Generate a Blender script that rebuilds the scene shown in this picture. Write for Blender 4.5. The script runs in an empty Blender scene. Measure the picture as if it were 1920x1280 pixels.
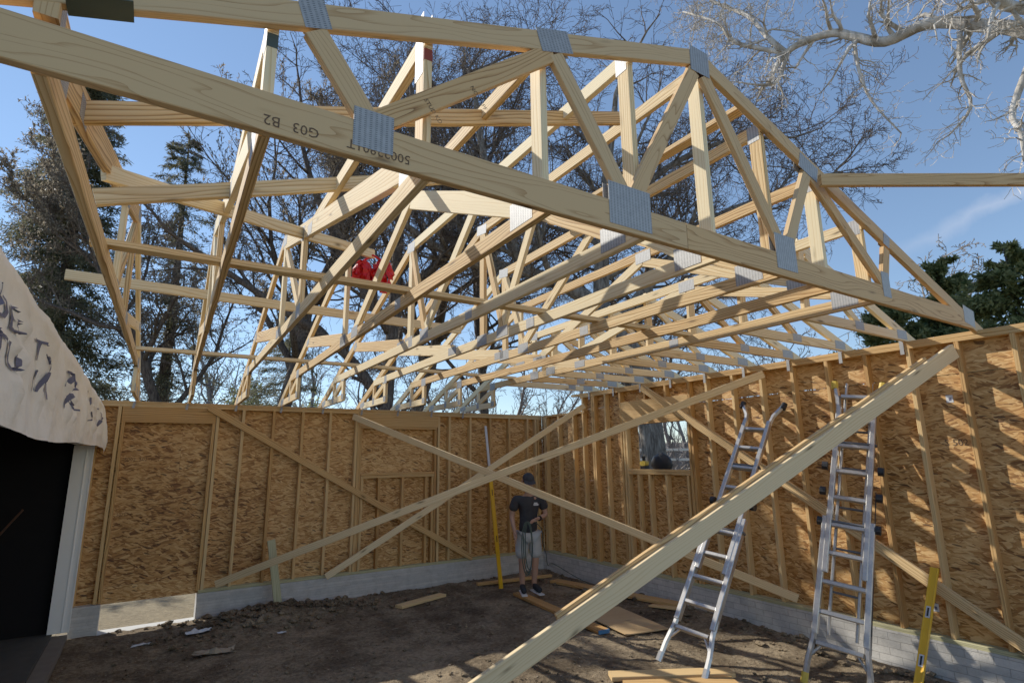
import bpy, bmesh, math, random
import numpy as np
from mathutils import Vector, Matrix, noise
S = bpy.context.scene
COL = S.collection
R = math.radians
V = Vector
rng = random.Random(7)

# ------------------------------------------------------------------ tagging
def tag(o, label=None, cat=None, group=None, kind=None):
    if label: o['label'] = label
    if cat: o['category'] = cat
    if group: o['group'] = group
    if kind: o['kind'] = kind
    return o

def thing(name, loc, label, cat, group=None):
    o = bpy.data.objects.new(name, None)
    COL.objects.link(o); o.location = loc
    o.empty_display_size = .2
    return tag(o, label, cat, group)

# ------------------------------------------------------------------ mesh builder
class MB:
    def __init__(self):
        self.v = []; self.f = []; self.uv = []; self.t = []
    def face(self, idx, uvs, tint=.5):
        self.f.append(idx); self.uv.append(uvs); self.t.append(tint)
    def quad(self, p, tint=.5, uvs=None):
        n = len(self.v); self.v += [tuple(q) for q in p]
        k = len(p)
        if uvs is None:
            a, b, c = V(p[0]), V(p[1]), V(p[2])
            e = (b - a); L = e.length or 1; e = e / L
            nn = e.cross(c - a)
            g = nn.cross(e); g = g / (g.length or 1)
            uvs = [((V(q) - a).dot(e), (V(q) - a).dot(g)) for q in p]
        self.face(list(range(n, n + k)), uvs, tint)
    def board(self, p0, p1, wd, w=.089, t=.038, ch=.003, seg=5, bow=.0, tint=None):
        p0, p1 = V(p0), V(p1); a = p1 - p0; L = a.length; a /= L
        wd = V(wd); wd = (wd - a * wd.dot(a)).normalized(); td = a.cross(wd)
        ru, rv = rng.uniform(0, 60), rng.uniform(0, 60)
        if tint is None: tint = rng.random()
        hw, ht = w / 2, t / 2
        sec = [(-hw + ch, -ht), (hw - ch, -ht), (hw, -ht + ch), (hw, ht - ch), (hw - ch, ht), (-hw + ch, ht), (-hw, ht - ch), (-hw, -ht + ch)]
        vv = [0, w, w + ch, w + ch + t, w + 2 * ch + t, 2 * w + 2 * ch + t, 2 * w + 3 * ch + t, 2 * w + 3 * ch + 2 * t, 2 * w + 4 * ch + 2 * t]
        base = len(self.v)
        ph = rng.uniform(0, 6); bo = bow if bow else rng.uniform(-.0012, .0012) * L
        for k in range(seg + 1):
            s = k / seg
            c = p0 + a * (L * s) + (wd * math.sin(s * 3.14) + td * math.sin(s * 3.14 + ph) * .4) * bo
            for (x, y) in sec:
                self.v.append(tuple(c + wd * x + td * y))
        for k in range(seg):
            u0, u1 = ru + L * k / seg, ru + L * (k + 1) / seg
            for j in range(8):
                j2 = (j + 1) % 8
                self.face([base + k * 8 + j, base + k * 8 + j2, base + (k + 1) * 8 + j2, base + (k + 1) * 8 + j],
                          [(u0, rv + vv[j]), (u0, rv + vv[j + 1]), (u1, rv + vv[j + 1]), (u1, rv + vv[j])], tint)
        e0 = [base + j for j in range(8)][::-1]; e1 = [base + seg * 8 + j for j in range(8)]
        for e in (e0, e1):
            self.face(e, [(ru + 7 + V(self.v[i]).dot(td) * .4, rv + V(self.v[i]).dot(wd)) for i in e], tint)
    def box(self, c, sx, sy, sz, rot=None, ch=0, tint=.5):
        c = V(c); M = rot or Matrix.Identity(3)
        X, Y, Z = M @ V((1, 0, 0)), M @ V((0, 1, 0)), M @ V((0, 0, 1))
        self.board(c - X * sx / 2, c + X * sx / 2, Y, sy, sz, ch=ch or min(sx, sy, sz) * .04, seg=1, bow=1e-9, tint=tint)
    def tube(self, pts, rads, sides=6, tint=.5, cap=True, ru=0):
        pts = [V(p) for p in pts]; base = len(self.v); n = len(pts)
        ref = None; d = 0; ds = []
        for k in range(n):
            tg = (pts[min(k + 1, n - 1)] - pts[max(k - 1, 0)])
            tg = tg.normalized() if tg.length > 1e-9 else V((0, 0, 1))
            if ref is None:
                ref = tg.orthogonal().normalized()
            ref = (ref - tg * ref.dot(tg))
            ref = ref.normalized() if ref.length > 1e-6 else tg.orthogonal().normalized()
            b = tg.cross(ref); r = rads[k] if hasattr(rads, '__len__') else rads
            if k: d += (pts[k] - pts[k - 1]).length
            ds.append(d)
            for j in range(sides):
                an = 2 * math.pi * j / sides
                self.v.append(tuple(pts[k] + (ref * math.cos(an) + b * math.sin(an)) * r))
        for k in range(n - 1):
            for j in range(sides):
                j2 = (j + 1) % sides
                self.face([base + k * sides + j, base + k * sides + j2, base + (k + 1) * sides + j2, base + (k + 1) * sides + j],
                          [(ru + ds[k], j / sides), (ru + ds[k], (j + 1) / sides), (ru + ds[k + 1], (j + 1) / sides), (ru + ds[k + 1], j / sides)], tint)
        if cap and sides > 2:
            for e in ([base + j for j in range(sides)][::-1], [base + (n - 1) * sides + j for j in range(sides)]):
                self.face(e, [(0, 0)] * sides, tint)
    def build(self, name, mat, parent=None, smooth=False, loc=None):
        o0 = V((0, 0, 0))
        if parent is not None:
            q = parent
            while q is not None:
                o0 = o0 + V(q.location); q = q.parent
        elif loc is not None: o0 = V(loc)
        me = bpy.data.meshes.new(name)
        vs = np.array(self.v, dtype=np.float64) - np.array(o0)
        me.from_pydata(vs.tolist(), [], self.f)
        uvl = me.uv_layers.new(name='UVMap')
        flat = [c for fu in self.uv for q in fu for c in q]
        uvl.data.foreach_set('uv', flat)
        at = me.attributes.new('tint', 'FLOAT', 'FACE')
        at.data.foreach_set('value', self.t)
        if smooth:
            me.polygons.foreach_set('use_smooth', [True] * len(me.polygons))
        me.materials.append(mat)
        me.update()
        o = bpy.data.objects.new(name, me); COL.objects.link(o)
        if parent is not None: o.parent = parent
        elif loc is not None: o.location = loc
        return o

# ------------------------------------------------------------------ materials
def mat(name):
    m = bpy.data.materials.new(name); m.use_nodes = True
    nt = m.node_tree; bs = nt.nodes['Principled BSDF']
    return m, nt, bs
class NG:
    def __init__(s, nt): s.nt = nt
    def n(s, t, **k):
        q = s.nt.nodes.new(t)
        for a, b in k.items():
            if a.startswith('i_'): q.inputs[a[2:].replace('_', ' ')].default_value = b
            else: setattr(q, a, b)
        return q
    def l(s, a, b): s.nt.links.new(a, b)
    def math(s, op, a, b=None, clamp=False):
        q = s.nt.nodes.new('ShaderNodeMath'); q.operation = op; q.use_clamp = clamp
        for k, x in enumerate((a, b)):
            if x is None: continue
            if isinstance(x, (int, float)): q.inputs[k].default_value = x
            else: s.l(x, q.inputs[k])
        return q.outputs[0]
    def ramp(s, fac, stops, interp='LINEAR'):
        q = s.nt.nodes.new('ShaderNodeValToRGB'); q.color_ramp.interpolation = interp
        el = q.color_ramp.elements
        while len(el) < len(stops): el.new(.5)
        for e, (p, c) in zip(el, stops):
            e.position = p; e.color = (*c, 1) if len(c) == 3 else c
        s.l(fac, q.inputs[0]); return q.outputs[0]
    def mix(s, fac, a, b, mode='MIX'):
        q = s.nt.nodes.new('ShaderNodeMix'); q.data_type = 'RGBA'; q.blend_type = mode
        for k, x in ((0, fac), (6, a), (7, b)):
            if isinstance(x, (int, float)): q.inputs[k].default_value = x
            elif isinstance(x, tuple): q.inputs[k].default_value = (*x, 1) if len(x) == 3 else x
            else: s.l(x, q.inputs[k])
        return q.outputs[2]
    def mapping(s, vec, sc, rot=(0, 0, 0), loc=(0, 0, 0)):
        q = s.nt.nodes.new('ShaderNodeMapping'); q.inputs['Scale'].default_value = sc
        q.inputs['Rotation'].default_value = rot; q.inputs['Location'].default_value = loc
        s.l(vec, q.inputs['Vector']); return q.outputs[0]
    def noise(s, vec, sc=1, det=3, rough=.55, dist=0):
        q = s.nt.nodes.new('ShaderNodeTexNoise'); q.inputs['Scale'].default_value = sc
        q.inputs['Detail'].default_value = det; q.inputs['Roughness'].default_value = rough; q.inputs['Distortion'].default_value = dist
        s.l(vec, q.inputs['Vector']); return q.outputs[0]
    def bump(s, h, st=.3, dist=.01):
        q = s.nt.nodes.new('ShaderNodeBump'); q.inputs['Strength'].default_value = st; q.inputs['Distance'].default_value = dist
        s.l(h, q.inputs['Height']); return q.outputs[0]

def wood_mat(name, dark, mid, light, knots=.5, contrast=1.0, tintamt=.4, ringf=45, ringw=5):
    m, nt, bs = mat(name); g = NG(nt)
    uv = g.n('ShaderNodeUVMap').outputs[0]
    tn = g.n('ShaderNodeAttribute', attribute_name='tint').outputs['Fac']
    warp = g.noise(g.mapping(uv, (1.3, 5, 1)), 1, 2)
    wv = g.n('ShaderNodeVectorMath', operation='MULTIPLY_ADD')
    cmb = g.n('ShaderNodeCombineXYZ'); g.l(warp, cmb.inputs[1])
    wv.inputs[1].default_value = (0, .11, 0); g.l(cmb.outputs[0], wv.inputs[0]); g.l(uv, wv.inputs[2])
    fine = g.noise(g.mapping(wv.outputs[0], (3.0, 210, 1)), 1, 4, .6)
    sepuv = g.n('ShaderNodeSeparateXYZ'); g.l(uv, sepuv.inputs[0])
    cath = g.noise(g.mapping(uv, (1.1, 9, 1)), 1, 1, .4)
    ph = g.math('ADD', g.math('MULTIPLY', sepuv.outputs[1], ringf), g.math('MULTIPLY', cath, ringw))
    saw = g.math('FRACT', ph)
    rings = g.math('SUBTRACT', .95, g.math('POWER', saw, 2.2))
    rings = g.math('ADD', g.math('MULTIPLY', rings, .62), g.math('MULTIPLY', g.noise(g.mapping(wv.outputs[0], (.9, 62, 1)), 1, 2, .5, .5), .38))
    big = g.noise(g.mapping(uv, (.5, 3, 1)), 1, 2)
    a = g.math('ADD', g.math('MULTIPLY', rings, .62 * contrast), g.math('MULTIPLY', fine, .28 * contrast))
    a = g.math('ADD', a, g.math('MULTIPLY', big, .35))
    a = g.math('ADD', a, g.math('MULTIPLY', g.math('SUBTRACT', tn, .5), tintamt))
    col = g.ramp(a, [(.34, dark), (.56, mid), (.82, light)])
    vo = g.n('ShaderNodeTexVoronoi', feature='F1'); vo.inputs['Scale'].default_value = 1
    vo.inputs['Randomness'].default_value = 1
    g.l(g.mapping(wv.outputs[0], (2.6, 11, 1)), vo.inputs['Vector'])
    kn = g.ramp(vo.outputs['Distance'], [(.06, (1, 1, 1)), (.13, (.35, .35, .35)), (.22, (0, 0, 0))])
    sel = g.math('GREATER_THAN', g.n('ShaderNodeSeparateColor').outputs[0], .5)
    sc = nt.nodes.new('ShaderNodeSeparateColor'); g.l(vo.outputs['Color'], sc.inputs[0])
    sel = g.math('GREATER_THAN', sc.outputs[0], 1 - knots)
    col = g.mix(g.math('MULTIPLY', g.math('MULTIPLY', kn, sel), .8), col, tuple(c * .3 for c in dark))
    col = g.mix(1, col, g.mix(tn, (1, .9, .76), (.98, 1.0, 1.02)), 'MULTIPLY')
    g.l(col, bs.inputs['Base Color'])
    bs.inputs['Roughness'].default_value = .72; bs.inputs['Specular IOR Level'].default_value = .25
    g.l(g.bump(a, .25, .004), bs.inputs['Normal'])
    return m
W_TRUSS = wood_mat('truss_lumber', (.36, .20, .07), (.70, .49, .23), (.86, .69, .40), .6)
W_GIRD = wood_mat('girder_lumber', (.16, .07, .026), (.45, .265, .11), (.63, .42, .205), .5, 1.45, .14, 30, 9)
W_STUD = wood_mat('stud_lumber', (.30, .15, .05), (.55, .325, .12), (.67, .44, .19), .4, .9)
W_BRACE = wood_mat('brace_lumber', (.38, .22, .085), (.66, .46, .22), (.79, .60, .33), .65, .9)
W_GREEN = wood_mat('treated_lumber', (.25, .24, .12), (.42, .40, .22), (.55, .53, .33), .3, .8)

def plain(name, col, rough=.6, metal=0, var=.15, scale=8, bump=0, spec=.3):
    m, nt, bs = mat(name); g = NG(nt)
    tc = g.n('ShaderNodeTexCoord').outputs['Object']
    nz = g.noise(tc, scale, 4, .6)
    c = g.mix(nz, tuple(x * (1 - var) for x in col), tuple(min(1, x * (1 + var)) for x in col))
    g.l(c, bs.inputs['Base Color'])
    bs.inputs['Roughness'].default_value = rough; bs.inputs['Metallic'].default_value = metal
    bs.inputs['Specular IOR Level'].default_value = spec
    if bump: g.l(g.bump(nz, bump, .01), bs.inputs['Normal'])
    return m

def osb_mat():
    m, nt, bs = mat('osb_sheathing'); g = NG(nt)
    uv = g.n('ShaderNodeUVMap').outputs[0]
    wz = g.n('ShaderNodeTexNoise'); wz.inputs['Scale'].default_value = 7; wz.inputs['Detail'].default_value = 2
    g.l(uv, wz.inputs['Vector'])
    wv = g.n('ShaderNodeVectorMath', operation='MULTIPLY_ADD'); wv.inputs[1].default_value = (.05, .05, 0)
    g.l(wz.outputs['Color'], wv.inputs[0]); g.l(uv, wv.inputs[2])
    outs = []
    for k, (sc, rot) in enumerate([((11.5, 66, 1), .10), ((10, 52, 1), -.24), ((14, 56, 1), .5), ((9.5, 72, 1), -.05)]):
        vo = g.n('ShaderNodeTexVoronoi'); vo.inputs['Scale'].default_value = 1
        q = g.mapping(wv.outputs[0], (1, 1, 1), (0, 0, rot), (k * 3.1, k * 1.7, 0))
        g.l(g.mapping(q, sc), vo.inputs['Vector'])
        sp = nt.nodes.new('ShaderNodeSeparateColor'); g.l(vo.outputs['Color'], sp.inputs[0])
        outs.append((sp.outputs[0], sp.outputs[1], vo.outputs['Distance']))
    sel1 = g.math('GREATER_THAN', outs[1][1], .55); sel2 = g.math('GREATER_THAN', outs[2][1], .72); sel3 = g.math('GREATER_THAN', outs[3][1], .5)
    def mixv(f, a, b):
        q = nt.nodes.new('ShaderNodeMix'); q.data_type = 'FLOAT'
        g.l(f, q.inputs[0]); g.l(a, q.inputs[2]); g.l(b, q.inputs[3]); return q.outputs[0]
    v = mixv(sel3, outs[0][0], outs[3][0]); v = mixv(sel1, v, outs[1][0]); v = mixv(sel2, v, outs[2][0])
    fn = g.noise(g.mapping(uv, (25, 160, 1)), 1, 3, .6)
    v2 = g.math('ADD', g.math('MULTIPLY', v, .75), g.math('MULTIPLY', fn, .3))
    big = g.noise(uv, .9, 2)
    v2 = g.math('ADD', v2, g.math('MULTIPLY', g.math('SUBTRACT', big, .5), .25))
    tn = g.n('ShaderNodeAttribute', attribute_name='tint').outputs['Fac']
    v2 = g.math('ADD', v2, g.math('MULTIPLY', g.math('SUBTRACT', tn, .5), .22))
    col = g.ramp(v2, [(.05, (.10, .036, .009)), (.27, (.30, .128, .032)), (.55, (.50, .25, .072)), (.95, (.70, .42, .16))])
    # dark flakes
    vo = g.n('ShaderNodeTexVoronoi'); vo.inputs['Scale'].default_value = 1
    q = g.mapping(wv.outputs[0], (1, 1, 1), (0, 0, .2)); g.l(g.mapping(q, (8.5, 38, 1)), vo.inputs['Vector'])
    sp = nt.nodes.new('ShaderNodeSeparateColor'); g.l(vo.outputs['Color'], sp.inputs[0])
    dk = g.math('MULTIPLY', g.math('GREATER_THAN', sp.outputs[0], .925), g.math('LESS_THAN', vo.outputs['Distance'], .40))
    col = g.mix(g.math('MULTIPLY', dk, .8), col, (.05, .022, .01))
    g.l(col, bs.inputs['Base Color']); bs.inputs['Roughness'].default_value = .6
    bs.inputs['Specular IOR Level'].default_value = .3
    g.l(g.bump(v2, .5, .006), bs.inputs['Normal'])
    return m
OSB = osb_mat()

def plate_mat():
    m, nt, bs = mat('galvanised_plate'); g = NG(nt)
    uv = g.n('ShaderNodeUVMap').outputs[0]
    sx = g.n('ShaderNodeSeparateXYZ'); g.l(uv, sx.inputs[0])
    fx = g.math('FRACT', g.math('DIVIDE', sx.outputs[0], .021)); fy = g.math('FRACT', g.math('DIVIDE', sx.outputs[1], .0085))
    s1 = g.math('LESS_THAN', g.math('ABSOLUTE', g.math('SUBTRACT', g.math('ADD', fx, g.math('MULTIPLY', fy, .12)), .5)), .23)
    s2 = g.math('LESS_THAN', g.math('ABSOLUTE', g.math('SUBTRACT', fy, .5)), .24)
    slot = g.math('MULTIPLY', s1, s2)
    nz = g.noise(uv, 28, 4, .7)
    base = g.mix(nz, (.22, .22, .215), (.46, .455, .44))
    g.l(g.mix(g.math('MULTIPLY', slot, .7), base, (.07, .07, .075)), bs.inputs['Base Color'])
    bs.inputs['Metallic'].default_value = .4; bs.inputs['Roughness'].default_value = .55
    g.l(g.bump(slot, -.6, .004), bs.inputs['Normal'])
    return m
PLATE = plate_mat()
ALU = plain('ladder_aluminium', (.46, .445, .42), .36, .85, .3, 40)
ALU_DK = plain('dark_hinge', (.12, .12, .125), .5, .4)
BLACK = plain('black_plastic', (.015, .015, .016), .5)
YELLOW = plain('yellow_enamel', (.80, .42, .015), .35, 0, .1, 6)
YELLOW_D = plain('yellow_plastic', (.62, .42, .05), .5)
WHITE = plain('white_paint', (.84, .81, .74), .55, 0, .06, 5)
RED = plain('red_plastic', (.62, .012, .012), .4, 0, .3, 9)
REDP = plain('red_paint', (.24, .04, .025), .8)
GREENP = plain('dark_end_paint', (.05, .07, .06), .7)
PINKP = plain('pink_stain', (.66, .40, .28), .8, 0, .3, 12)
BLUEP = plain('blue_end_paint', (.05, .16, .32), .6)
CORD = plain('green_cord', (.05, .075, .06), .5)
CORDB = plain('black_cord', (.02, .02, .02), .5)
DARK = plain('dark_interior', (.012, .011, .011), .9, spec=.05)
SKIN = plain('skin', (.42, .23, .15), .55, 0, .1, 20)
SHIRT = plain('charcoal_cotton', (.035, .034, .036), .9, 0, .45, 14, .8)
SHORTS = plain('grey_cotton', (.40, .41, .40), .9, 0, .25, 12, .8)
SHOE = plain('black_shoe', (.02, .02, .022), .6)
HAIR = plain('dark_hair', (.02, .014, .01), .8)
INK = plain('black_ink', (.10, .06, .035), .9)
INKP = plain('purple_ink', (.11, .11, .17), .8, 0, .4, 25)
STICK = plain('white_sticker', (.6, .6, .6), .7)

def concrete_mat(name, brick=True):
    m, nt, bs = mat(name); g = NG(nt)
    uv = g.n('ShaderNodeUVMap').outputs[0]
    nz = g.noise(uv, 9, 5, .65); n2 = g.noise(uv, 70, 3, .6)
    base = g.ramp(g.math('ADD', g.math('MULTIPLY', nz, .7), g.math('MULTIPLY', n2, .3)), [(.3, (.40, .375, .33)), (.5, (.54, .51, .455)), (.72, (.65, .62, .56))])
    br = g.n('ShaderNodeTexBrick'); br.inputs['Scale'].default_value = 1
    br.inputs['Brick Width'].default_value = .205 if brick else .8
    br.inputs['Row Height'].default_value = .068 if brick else .036
    br.inputs['Mortar Size'].default_value = .0035; br.inputs['Mortar Smooth'].default_value = .3
    br.inputs['Color1'].default_value = (1, 1, 1, 1); br.inputs['Color2'].default_value = (.78, .79, .8, 1); br.inputs['Mortar'].default_value = (.6, .6, .6, 1) if brick else (.82, .82, .82, 1)
    wq = g.n('ShaderNodeVectorMath', operation='MULTIPLY_ADD'); wq.inputs[1].default_value = (.012, .012, 0)
    wn = g.n('ShaderNodeTexNoise'); wn.inputs['Scale'].default_value = 14; g.l(uv, wn.inputs['Vector'])
    g.l(wn.outputs['Color'], wq.inputs[0]); g.l(uv, wq.inputs[2]); g.l(wq.outputs[0], br.inputs['Vector'])
    g.l(g.mix(1, base, br.outputs['Color'], 'MULTIPLY'), bs.inputs['Base Color'])
    bs.inputs['Roughness'].default_value = .9; bs.inputs['Specular IOR Level'].default_value = .2
    h = g.math('ADD', g.math('MULTIPLY', br.outputs['Fac'], -.8), g.math('MULTIPLY', n2, .5))
    g.l(g.bump(h, .7, .008), bs.inputs['Normal'])
    return m
CONC_B = concrete_mat('scored_block', True); CONC_L = concrete_mat('form_lined_block', False)

def dirt_mat():
    m, nt, bs = mat('bare_soil'); g = NG(nt)
    tc = g.n('ShaderNodeTexCoord').outputs['Object']
    a = g.noise(tc, 2.2, 6, .65); b = g.noise(tc, 22, 5, .7); c = g.noise(tc, 90, 3, .6)
    h = g.math('ADD', g.math('ADD', g.math('MULTIPLY', a, .5), g.math('MULTIPLY', b, .45)), g.math('MULTIPLY', c, .2))
    h = g.math('ADD', h, g.math('MULTIPLY', g.math('SUBTRACT', g.noise(tc, .7, 3), .5), .35))
    col = g.ramp(h, [(.37, (.052, .035, .019)), (.53, (.135, .096, .056)), (.70, (.34, .255, .155))])
    vo = g.n('ShaderNodeTexVoronoi'); vo.inputs['Scale'].default_value = 26; g.l(tc, vo.inputs['Vector'])
    sp = nt.nodes.new('ShaderNodeSeparateColor'); g.l(vo.outputs['Color'], sp.inputs[0])
    ch = g.math('MULTIPLY', g.math('GREATER_THAN', sp.outputs[0], .93), g.math('LESS_THAN', vo.outputs['Distance'], .22))
    col = g.mix(g.math('MULTIPLY', ch, .7), col, (.34, .27, .18))
    g.l(col, bs.inputs['Base Color']); bs.inputs['Roughness'].default_value = .95; bs.inputs['Specular IOR Level'].default_value = .15
    g.l(g.bump(h, 1.0, .09), bs.inputs['Normal'])
    return m
DIRT = dirt_mat()
def yard_mat():
    m, nt, bs = mat('straw_yard'); g = NG(nt)
    tc = g.n('ShaderNodeTexCoord').outputs['Object']
    a = g.noise(tc, .25, 4); b = g.noise(g.mapping(tc, (18, 30, 18)), 1, 5, .75)
    col = g.ramp(g.math('ADD', g.math('MULTIPLY', a, .35), g.math('MULTIPLY', b, .65)), [(.34, (.09, .07, .035)), (.5, (.26, .205, .11)), (.68, (.46, .38, .22))])
    g.l(col, bs.inputs['Base Color']); bs.inputs['Roughness'].default_value = .95
    g.l(g.bump(b, 1, .06), bs.inputs['Normal']); return m
YARD = yard_mat()

def bark_mat(name, c0, c1, c2, sc=6):
    m, nt, bs = mat(name); g = NG(nt)
    tc = g.n('ShaderNodeTexCoord').outputs['Object']
    a = g.noise(g.mapping(tc, (1, 1, .22)), sc * 4, 4, .7, .5)
    g.l(g.ramp(a, [(.32, c0), (.5, c1), (.68, c2)]), bs.inputs['Base Color'])
    bs.inputs['Roughness'].default_value = .95; bs.inputs['Specular IOR Level'].default_value = .15
    g.l(g.bump(a, .9, .03), bs.inputs['Normal']); return m
BARK = bark_mat('dark_bark', (.03, .022, .018), (.075, .058, .046), (.14, .113, .092))
BARK_M = bark_mat('old_grey_brown_bark', (.05, .04, .033), (.15, .125, .10), (.27, .24, .20), 3)
BARK_G = bark_mat('grey_bark', (.10, .085, .07), (.24, .21, .18), (.38, .34, .29))
BARK_W = bark_mat('pale_sycamore_bark', (.20, .165, .12), (.45, .41, .35), (.68, .65, .60), 1.2)
TWIG = bark_mat('twig_bark', (.06, .045, .035), (.125, .095, .073), (.20, .16, .125))
def leaf_mat(name, lo, hi, tr=.25):
    m, nt, bs = mat(name); g = NG(nt)
    tn = g.n('ShaderNodeAttribute', attribute_name='tint').outputs['Fac']
    g.l(g.mix(tn, lo, hi), bs.inputs['Base Color']); bs.inputs['Roughness'].default_value = .6
    bs.inputs['Specular IOR Level'].default_value = .2
    tr = nt.nodes.new('ShaderNodeBsdfTranslucent'); g.l(g.mix(tn, tuple(min(1, c * 1.3) for c in lo), tuple(min(1, c * 1.5) for c in hi)), tr.inputs['Color'])
    mx = nt.nodes.new('ShaderNodeMixShader'); mx.inputs[0].default_value = .42
    g.l(bs.outputs[0], mx.inputs[1]); g.l(tr.outputs[0], mx.inputs[2]); g.l(mx.outputs[0], nt.nodes['Material Output'].inputs['Surface'])
    return m
NEEDLE = leaf_mat('spruce_needles', (.04, .045, .024), (.17, .16, .09))
ARBOR = leaf_mat('arborvitae_leaf', (.035, .05, .016), (.24, .25, .10))
BUD = leaf_mat('magnolia_bud', (.08, .065, .045), (.24, .20, .14))

# ------------------------------------------------------------------ camera, light, world
CAM_C = (-6.23775, -8.74656, 1.63712)
cam = bpy.data.cameras.new('Camera'); co = bpy.data.objects.new('Camera', cam); COL.objects.link(co)
r_ = V((0.84309328, -0.53763037, -0.01213668)); u_ = V((-0.10039922, -0.17953421, 0.97861508)); f_ = V((0.52831214, 0.82384528, 0.20534175))
Mx = Matrix((r_, u_, -f_)).transposed().to_4x4(); Mx.translation = V(CAM_C)
co.matrix_world = Mx
cam.sensor_fit = 'HORIZONTAL'; cam.sensor_width = 36; cam.lens = 19.506; cam.clip_end = 3000; cam.clip_start = .05
S.camera = co
SUN = V((-1, 1.85, 1.56)).normalized()
sl = bpy.data.lights.new('Sun', 'SUN'); sl.energy = 5.0; sl.angle = R(.5); sl.color = (1, .945, .85)
so = bpy.data.objects.new('Sun', sl); COL.objects.link(so); so.location = (-15, 27.8, 23.4)
so.rotation_euler = (-SUN).to_track_quat('-Z', 'Y').to_euler()
w = bpy.data.worlds.new('World'); S.world = w; w.use_nodes = True
nt = w.node_tree; g = NG(nt); bg = nt.nodes['Background']
sky = nt.nodes.new('ShaderNodeTexSky'); sky.sky_type = 'NISHITA'; sky.sun_disc = False
sky.sun_elevation = math.asin(SUN.z); sky.sun_rotation = math.atan2(SUN.x, SUN.y) % (2 * math.pi)
sky.altitude = 300; sky.air_density = 1.0; sky.dust_density = 0.0; sky.ozone_density = 4.2
# a thin wisp of cloud low in the east, fixed in the sky by direction
tc = g.n('ShaderNodeTexCoord').outputs['Generated']
A = V((.9086, .2814, .3086)).normalized(); B = V((.9242, .203, .3360)).normalized(); Nn = A.cross(B).normalized()
dp = g.n('ShaderNodeVectorMath', operation='DOT_PRODUCT'); g.l(tc, dp.inputs[0]); dp.inputs[1].default_value = Nn
da = g.n('ShaderNodeVectorMath', operation='DOT_PRODUCT'); g.l(tc, da.inputs[0]); da.inputs[1].default_value = ((A + B) / 2 + V((.0, -.12, .04))).normalized()
wn = g.noise(tc, 22, 4, .6)
dd = g.math('ADD', dp.outputs['Value'], g.math('MULTIPLY', g.math('SUBTRACT', wn, .5), .03))
st = g.math('MULTIPLY', g.math('SUBTRACT', 1, g.math('DIVIDE', g.math('ABSOLUTE', dd), .016), True), g.math('MULTIPLY', g.math('SUBTRACT', da.outputs['Value'], .965), 30, True))
st = g.math('MULTIPLY', g.math('MAXIMUM', st, 0), .26)
g.l(g.mix(st, sky.outputs[0], (5.5, 5.8, 6.4)), bg.inputs['Color'])
bg.inputs['Strength'].default_value = .15
S.view_settings.view_transform = 'Standard'; S.view_settings.look = 'None'; S.view_settings.exposure = 0; S.view_settings.gamma = 1.27
S.cycles.max_bounces = 8; S.cycles.diffuse_bounces = 6; S.cycles.transparent_max_bounces = 6
S.cycles.use_denoising = True

# ------------------------------------------------------------------ ground
def fbm(x, y, o=4, sc=1.):
    s = 0; a = 1; t = 0
    for k in range(o):
        s += a * noise.noise((x * sc, y * sc, 3.1 + k * 7)); t += a; a *= .55; sc *= 2.1
    return s / t
def gz(x, y):
    z = -.375 + .05 * fbm(x, y, 5, 1.1) + .022 * fbm(x + 9, y, 3, 7.0)
    z += .13 * math.exp(-((x + 4.6) / .75) ** 2 - ((y + .55) / .45) ** 2) * (1 + .7 * fbm(x, y, 3, 4))
    z += .05 * math.exp(-((x + .1) / .5) ** 2) * math.exp(-((y + 3.8) / 1.3) ** 2)
    z += .03 * math.exp(-((x + .25) / .35) ** 2) + .03 * math.exp(-((y + .2) / .3) ** 2)
    if x < -5.7 and y > -2: z -= .0 * (x + 5.7)
    return z
mb = MB()
NX, NY = 230, 300
x0, x1, y0, y1 = -6.84, -.03, -9.2, -.012
xs = np.linspace(x0, x1, NX); ys = np.linspace(y0, y1, NY)
for y in ys:
    for x in xs: mb.v.append((x, y, gz(x, y)))
for j in range(NY - 1):
    for i in range(NX - 1):
        a = j * NX + i
        mb.face([a, a + 1, a + NX + 1, a + NX], [(0, 0)] * 4)
tag(mb.build('bare_dirt_floor', DIRT, smooth=True), kind='structure')
mb = MB(); mb.quad([(-900, -900, -.47), (900, -900, -.47), (900, 900, -.47), (-900, 900, -.47)])
tag(mb.build('ground', YARD), kind='structure')
# hillside behind
mb = MB(); N = 40
for j in range(N + 1):
    for i in range(N * 2 + 1):
        x = -60 + 180 * i / (2 * N); y = -40 + 120 * j / N
        d = math.hypot(x + 3, (y + 4))
        h = -.50 + max(0, d - 26) * .055 + max(0, d - 26) * .02 * fbm(x, y, 3, .05)
        mb.v.append((x, y, min(h, 4.2)))
for j in range(N):
    for i in range(N * 2):
        a = j * (2 * N + 1) + i; mb.face([a, a + 1, a + 2 * N + 2, a + 2 * N + 1], [(0, 0)] * 4)
HILL = plain('winter_brush_ground', (.16, .135, .105), .95, 0, .45, 1.2)
tag(mb.build('hillside', HILL, smooth=True), kind='structure')
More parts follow.
